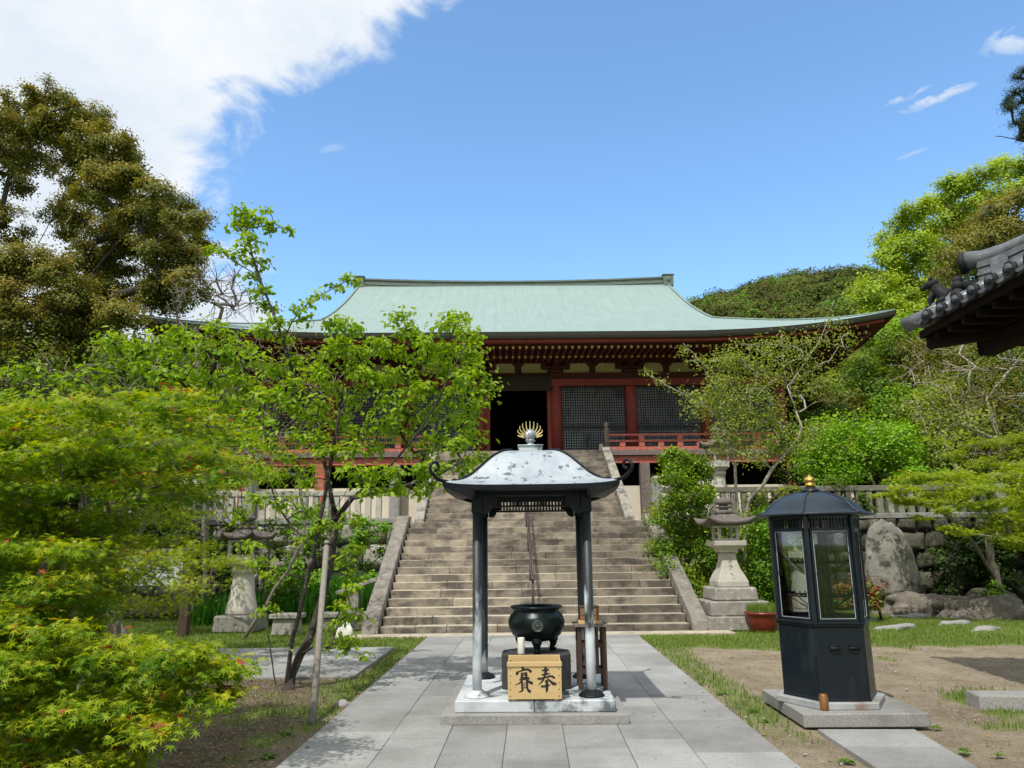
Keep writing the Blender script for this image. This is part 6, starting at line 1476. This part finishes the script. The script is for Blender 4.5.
SP([(706,395),(718,388),(730,380),(722,405),(738,398),(750,390),(735,415),(712,412),(700,405),(752,410),(742,428),(725,432),(758,372),(745,362),(764,388),(770,405),(760,425),(775,420),(715,360),(730,358)], 17.2, 0.36, 1.1)
SP([(770,345),(782,338),(792,346),(776,360),(790,362),(802,358),(808,372),(796,380),(780,378),(812,388),(800,395),(818,365),(826,340),(830,320),(808,340),(765,355),(840,345),(845,335),(750,345)], 17.3, 0.36, 0.75)
SP([(738,448),(755,445),(775,442),(792,448),(806,440),(785,432),(815,430),(722,450),(770,455),(748,458),(730,442)], 17.2, 0.30, 1.0)
tree('sparse_tree', 'sparse yellow-green tree with pale crooked stems behind the right stone lantern', (5.15, 17.6, 0), sp, LM['sparse'], MT['bark_pale'], 'oval', 0.062, 27, 0.055, limbs=limbs, subs=9, spread=0.4, twig=0.0055, tone=0.5, bend=0.2, min_r=0.005)
lb = poly_clumps([(655,458),(685,450),(700,462),(706,485),(700,505),(670,492)], (16.6,17.4), 13, 0.22, 51, None, 1.0, 10)
lb += poly_clumps([(662,505),(700,502),(740,518),(790,518),(795,600),(660,600),(656,540)], (16.9,18.0), 46, 0.34, 52, None, 1.0, 12)
tree('laurel_bush', 'dense glossy laurel bush between the stairs and the right stone lantern', (3.9, 17.4, 0), [c for c in lb if c[0].x < 5.1], LM['laurel'], MT['bark_grey'], 'oval', 0.072, 66, 0.07, subs=9, spread=0.42, twig=0.006, cat='bush', droop=0.4)
tree('laurel_bush', 'glossy green bush between the right stone lantern and the candle case', (5.9, 17.6, 0), [c for c in lb if c[0].x >= 5.1], LM['fresh'], MT['bark_grey'], 'oval', 0.08, 42, 0.06, subs=9, spread=0.42, twig=0.006, cat='bush', droop=0.4, tone=0.35)
# --- fresh green rounded bush on the terrace
fb = poly_clumps([(812,432),(835,422),(862,424),(885,426),(912,432),(916,452),(905,468),(875,466),(850,486),(822,490),(805,465)], (20.9,22.3), 44, 0.42, 53, None, 1.0, 10)
tree('fresh_bush', 'rounded fresh green bush with pale stems on the terrace above the upright rock', (10.0, 21.6, 2.25), fb, LM['fresh'], MT['bark_pale'], 'oval', 0.10, 40, 0.05,
     limbs=[A9((882,500,21.6),(872,480,21.5),(864,462,21.5)),A9((886,500,21.6),(888,478,21.5),(885,460,21.5)),A9((888,500,21.6),(898,482,21.5),(903,466,21.5))], subs=8, spread=0.42, up=0.9, out=0.5, twig=0.008, cat='bush', tone=0.62)
# --- red-tipped shrub by the rocks
pr = [(at(x, y, Y), (0.18,0.18,0.13), 1.0) for x, y, Y in ((842,590,17.0),(855,588,16.9),(868,582,16.8),(878,590,16.8),(872,600,16.7),(858,600,16.8),(846,602,16.9),(830,596,17.0),(876,606,16.6),(866,592,17.1))]
tree('pieris_shrub', 'low shrub with red young leaves beside the boulders', (7.6, 17.0, 0), pr, LM['pieris'], MT['bark_dark'], 'oval', 0.085, 22, 0.03, subs=6, spread=0.45, up=1.3, out=0.6, twig=0.004, cat='shrub', droop=-0.8, tone=0.55)
evergreen('little bright green seedling at the foot of the right maple trunk', 988, 598, 18.4, 0.35, 0.3, 0.35, 8, 0.2, 'fresh', 54, leaf=0.09, dens=10, tr=0.02, name='seedling', cat='shrub', grp='')
# --- layered maple at the right edge
rm = poly_clumps([(905,478),(960,475),(1000,470),(1060,465),(1060,520),(1010,520),(980,505),(940,505),(905,495)], (15.8,17.8), 32, 0.42, 55, 0.10, 1.0, 12)
rm += poly_clumps([(868,492),(900,488),(935,500),(950,520),(962,540),(935,525),(905,508)], (15.5,16.5), 10, 0.26, 56, 0.07, 0.8, 10)
rm += poly_clumps([(985,520),(1060,515),(1060,560),(1010,550)], (15.8,17.5), 12, 0.40, 57, 0.10, 1.0, 12)
rm += poly_clumps([(940,430),(1000,440),(1050,430),(1050,465),(960,468)], (18,20), 14, 0.45, 58, 0.12, 0.8, 12)
tree('maple_tree', 'layered yellow-green maple reaching in from the right edge over the lawn', (12.0, 18.7, 0), rm, LM['maple_plain'], MT['bark_grey'], 'maple', 0.066, 44, 0.10,
     limbs=[A9((1004,606,18.7),(996,580,18.6),(990,550,18.4),(984,520,18.2),(975,500,18.0),(962,478,18.0)),A9((984,520,18.2),(1005,500,17.6),(1030,490,17.2)),A9((996,580,18.6),(975,545,17.6),(955,522,16.8),(930,505,16.3),(900,496,16.0))],
     subs=8, spread=0.32, up=1.0, out=0.15, twig=0.005, droop=0.4, tone=0.62)
# --- grey crooked trees on the right slope
tw = poly_clumps([(900,350),(950,345),(1030,330),(1050,400),(1050,460),(1000,470),(960,440),(930,410),(905,385)], (22,26), 30, 0.9, 61, 0.7, 1.0, 16)
tree('twiggy_tree', 'pale crooked tree with thin rusty leaves under the tiled roof corner', (14.2, 24, 2.25), tw, LM['olive'], MT['bark_pale'], 'oval', 0.09, 24, 0.12,
     limbs=[A9((1010,505,24),(1000,440,24),(985,400,24),(960,380,24),(930,372,24),(912,350,24)),A9((985,400,24),(1010,370,24),(1030,345,24)),A9((1000,440,24),(960,425,24),(935,400,24))], subs=12, spread=0.4, twig=0.008, bend=0.30, tone=0.7, min_r=0.007)
tw = poly_clumps([(905,400),(940,385),(965,400),(970,440),(950,460),(925,450)], (21.5,23), 16, 0.5, 62, 0.4, 1.0, 10)
tree('slender_tree', 'slender pale-stemmed tree with light leaves above the right stone fence', (12.9, 22.4, 2.25), tw, LM['sparse'], MT['bark_pale'], 'oval', 0.09, 22, 0.06,
     limbs=[A9((966,500,22.4),(960,478,22.4),(948,454,22.4),(940,422,22.4),(933,390,22.4),(928,365,22.4)),A9((962,485,22.4),(972,460,22.4),(978,440,22.4))], subs=8, spread=0.42, twig=0.008, tone=0.6)
# --- woodland behind the right side
W_ = [('yellow-green shrub in front of the stone fence left of the candle case roof', 775, 505, 18.9, 0.7, 0.3, 0.55, 12, 0.28, 'sparse', 96, 0.075, 26),
      ('loose green shrub covering the right end of the stone fence', 975, 500, 20.4, 1.1, 0.4, 0.7, 18, 0.34, 'fresh', 97, 0.085, 26),
      ('dark bush filling the corner under the right end of the veranda', 803, 452, 23.6, 0.9, 0.7, 1.0, 18, 0.42, 'dark', 93, 0.10, 34),
      ('dark shrub on the terrace between the veranda corner and the fresh bush', 868, 478, 22.9, 1.4, 0.5, 0.7, 20, 0.40, 'dark', 94, 0.10, 34),
      ('leafy green shrub leaning over the right stone fence', 930, 487, 20.6, 1.2, 0.5, 0.55, 16, 0.34, 'fresh', 91, 0.09, 30),
      ('low green shrub hanging over the wall behind the candle case', 845, 500, 20.3, 1.0, 0.4, 0.5, 16, 0.32, 'mid', 92, 0.09, 30),
      ('round olive tree just right of the hall eave', 845, 375, 44, 3.0, 3.0, 3.2, 26, 1.2, 'sparse', 71, 0.20, 60),
      ('bright green tree behind the hall eave tip on the right', 905, 335, 38, 2.6, 2.4, 2.4, 26, 1.05, 'camphor_bright', 72, 0.18, 60),
      ('mid green tree in the woodland right of the hall, below the bright one', 890, 385, 34, 2.6, 2.4, 2.6, 30, 1.0, 'mid', 73, 0.16, 60),
      ('bright green tree low in the woodland beside the fresh bush', 925, 440, 30, 2.4, 2.0, 2.2, 28, 0.9, 'fresh', 74, 0.14, 60),
      ('olive tree behind the slender pale-stemmed tree', 955, 395, 31, 2.3, 2.0, 2.6, 28, 0.9, 'olive', 75, 0.15, 55),
      ('green tree behind the crooked pale tree', 1010, 400, 30, 2.6, 2.2, 3.2, 34, 1.0, 'mid', 76, 0.15, 60),
      ('shaded evergreen just above the end of the right stone fence', 975, 475, 24.5, 1.8, 1.4, 1.3, 22, 0.7, 'dark', 77, 0.12, 55),
      ('olive green bush under the right eave of the hall', 810, 430, 33, 2.4, 1.8, 2.0, 28, 0.85, 'olive', 78, 0.15, 60),
      ('mid green thicket tree between the hall and the fresh bush', 850, 445, 29, 2.2, 1.6, 1.8, 26, 0.8, 'mid', 79, 0.14, 60),
      ('bright leaning crown between the olive trees right of the hall', 935, 345, 36, 2.2, 2.0, 1.8, 20, 0.9, 'fresh', 80, 0.16, 50),
      ('dark tree at the right edge behind the maple', 1035, 520, 22.5, 1.9, 1.4, 2.2, 26, 0.8, 'dark', 81, 0.13, 60),
      ('russet-tinged tree high at the right edge below the tiled roof', 1040, 350, 33, 2.6, 2.4, 2.8, 28, 1.0, 'camphor_brown', 82, 0.15, 55),
      ('dark undergrowth tree in front of the right wall end', 1030, 570, 19.2, 1.4, 0.7, 1.3, 20, 0.5, 'dark', 83, 0.10, 55),
      ('dim evergreen shrub in the shade of the right maple', 955, 560, 19.0, 0.7, 0.35, 0.8, 10, 0.35, 'dark', 84, 0.09, 30)]
for (lab, px, py, Y, W, D, Hh, n, r, lm, sd_, lf, dn) in W_:
    evergreen(lab, px, py, Y, W, D, Hh, n, r, lm, sd_, leaf=lf, dens=dn, tr=0.2)
evergreen('large dark tree far behind the leafy cherry on the left', 120, 410, 34, 4.5, 3, 3.5, 34, 1.4, 'dark', 86, leaf=0.2, dens=70, tr=0.35)
evergreen('large green tree far back left of the hall end', 215, 400, 38, 3.8, 3, 3.0, 30, 1.4, 'mid', 87, leaf=0.22, dens=70, tr=0.35)
evergreen('large green tree at the far left behind the bronze-tinged one', 10, 400, 36, 4.5, 3, 4.0, 34, 1.5, 'mid', 88, leaf=0.2, dens=70, tr=0.35)
evergreen('grey-green evergreen seen under the eave right of the hall wall', 775, 425, 58, 4.0, 3, 4.0, 26, 1.6, 'dark', 85, leaf=0.26, dens=50, tr=0.3)
# --- tall bright camphor and its bronze neighbour
cm = []
CM([(905,222),(920,212),(938,205),(950,190),(965,182),(985,178),(1005,170),(1025,168),(1045,175),(930,228),(915,240),(898,250),(890,240),(945,222),(962,210),(980,200),(1000,195),(1020,190),(940,245),(925,258),(905,268),(885,262),(960,235),(975,225),(950,262),(935,275),(1045,200)], 40, 1.0, 1.0, 2)
CM([(900,285),(880,290),(868,300),(890,305),(915,290),(930,300),(910,312),(950,290),(970,300),(885,320),(940,315)], 39, 1.2, 1.0, 1.5)
tree('camphor_tree', 'tall bright yellow-green tree at the upper right beyond the hall', (23.5, 40, 2.25), cm, LM['camphor_bright'], MT['bark_grey'], 'rhomb', 0.17, 110, 0.40,
     limbs=[A9((965,500,40),(955,400,40),(950,320,40),(955,260,40),(975,215,40)),A9((950,320,40),(925,270,40),(905,235,40)),A9((955,400,40),(900,310,40))], subs=12, spread=0.22, up=0.8, out=0.9, twig=0.02, stray=0.0, tone=0.55, lit_newtop=0.2)
cm = []
CM([(1000,215),(1020,205),(985,225),(970,238),(958,250),(990,240),(1010,230),(1030,225),(975,262),(1000,260),(1025,250),(1045,235),(1045,260),(955,268),(985,278),(1010,280),(1040,290)], 34, 1.15, 1.0, 1.5)
tree('camphor_tree', 'bronze-brown crown behind the tiled roof corner', (22.5, 34, 2.25), cm, LM['camphor_brown'], MT['bark_dark'], 'rhomb', 0.15, 110, 0.35, subs=12, spread=0.22, up=0.7, out=0.8, twig=0.02, stray=0.0)
# --- pine bough entering the sky at the top right
pn = [(at(x, y, 12+random.uniform(-0.3,0.3)), (0.10,0.10,0.06), 1.0) for x, y in ((1022,72),(1016,78),(1026,90),(1014,92),(1008,98),(1020,102),(1012,108),(1024,114),(1018,122),(1010,104),(1026,128),(1020,138),(1030,80),(1034,100),(1036,120),(1040,140),(1045,90),(1050,110),(1030,150))]
pn += [(Vector((random.uniform(9.9,12.2), 12.3+random.uniform(-1.1,1.1), random.uniform(8.3,10.6))), (0.28,0.28,0.14), 1.6) for _ in range(34)]
tree('pine_tree', 'dark pine bough reaching into the sky at the top right', (10.2, 12.4, 0), pn, LM['pine'], MT['bark_dark'], 'needle', 0.085, 60, 0.13, limbs=[[Vector((10.2,12.4,0.02)),Vector((10.0,12.3,3)),Vector((9.9,12.2,6)),Vector((9.6,12.1,8.2))],[Vector((9.6,12.1,8.2)),Vector((8.8,12.0,8.5)),Vector((8.3,12.0,8.6))]],
     subs=5, spread=0.5, up=0.4, out=1.0, twig=0.008, droop=-0.5)

# ================================================================== FAR WOODED HILL
def build_hill():
    RYD = 350.0
    prof = [(-0.5,300),(0,292),(690,303),(705,297),(725,291),(745,285),(765,278),(790,272),(815,274),(840,280),(870,288),(900,300),(960,330),(1100,380)]
    pts = [(560,345),(620,322),(660,312),(690,303),(705,297),(725,291),(745,285),(765,278),(790,271),(815,273),(840,280),(870,288),(900,298),(960,330),(1060,380),(1200,420)]
    W = [at(x, y, RYD) for x, y in pts]; xs = [w.x for w in W]; zs = [w.z-14 for w in W]
    xs = [xs[0]-160]+xs+[xs[-1]+200]; zs = [-2]+zs+[-2]
    def hz(x, y):
        top = float(np.interp(x, xs, zs)); f = 1-((y-RYD)/(150 if y < RYD else 220))**2
        return max(-3, top*max(0, f)+mnoise.noise(Vector((x*0.03, y*0.03, 0)))*4)
    mb = MB(); x0, x1, y0, y1 = xs[0], xs[-1], 200, 570; nu, nv = 90, 60
    mb.grid(lambda u, v: (x0+(x1-x0)*u, y0+(y1-y0)*v, hz(x0+(x1-x0)*u, y0+(y1-y0)*v)), nu, nv)
    o = mb.build('hill', mat('hill_earth', (0.03,0.045,0.015), (0.02,0.03,0.01), 0.05, 0.95)); tag(o, kind='structure')
    rs = random.Random(3); P, N_, S, Q = [], [], [], []
    for i in range(620):
        x = rs.uniform(at(640,300,RYD).x, at(930,300,RYD).x); y = RYD+8-rs.random()**1.2*125
        if y < 228: continue
        z = hz(x, y); r = rs.uniform(5.5, 10.5); tone = rs.choice((0.15,0.25,0.35,0.45,0.6,0.8))+rs.uniform(-0.06,0.06); k = 620
        d = rng.normal(size=(k,3)); d /= np.linalg.norm(d, axis=1, keepdims=True); d[:,2] = np.abs(d[:,2])*1.0-0.15
        lob = 1+0.22*np.sin(d[:,0]*6+i)*np.sin(d[:,1]*7+i*2)+0.15*np.sin(d[:,2]*9+i)
        p = np.array([x,y,z+r*0.35])+d*np.array([r,r,r*0.75])*lob[:,None]*rng.uniform(0.9,1.03,(k,1)); P.append(p); N_.append(d+rng.normal(size=(k,3))*0.16); S.append(rng.uniform(0.7,1.5,k)); Q.append(np.clip(tone+rng.normal(size=k)*0.07,0,1))
    lm = leafmat('hill_canopy', [(0,(0.030,0.045,0.012)),(0.3,(0.10,0.095,0.030)),(0.45,(0.055,0.11,0.018)),(0.6,(0.15,0.15,0.035)),(0.8,(0.085,0.21,0.022)),(1,(0.20,0.24,0.035))], 0.1, 0.8, 0.05)
    o = leaves_mesh('hill_forest', np.concatenate(P), np.concatenate(N_), np.concatenate(S), np.concatenate(Q), 'rhomb', lm, None); tag(o, 'distant hill covered in rounded evergreen crowns behind the hall', 'forest', kind='stuff')
build_hill()
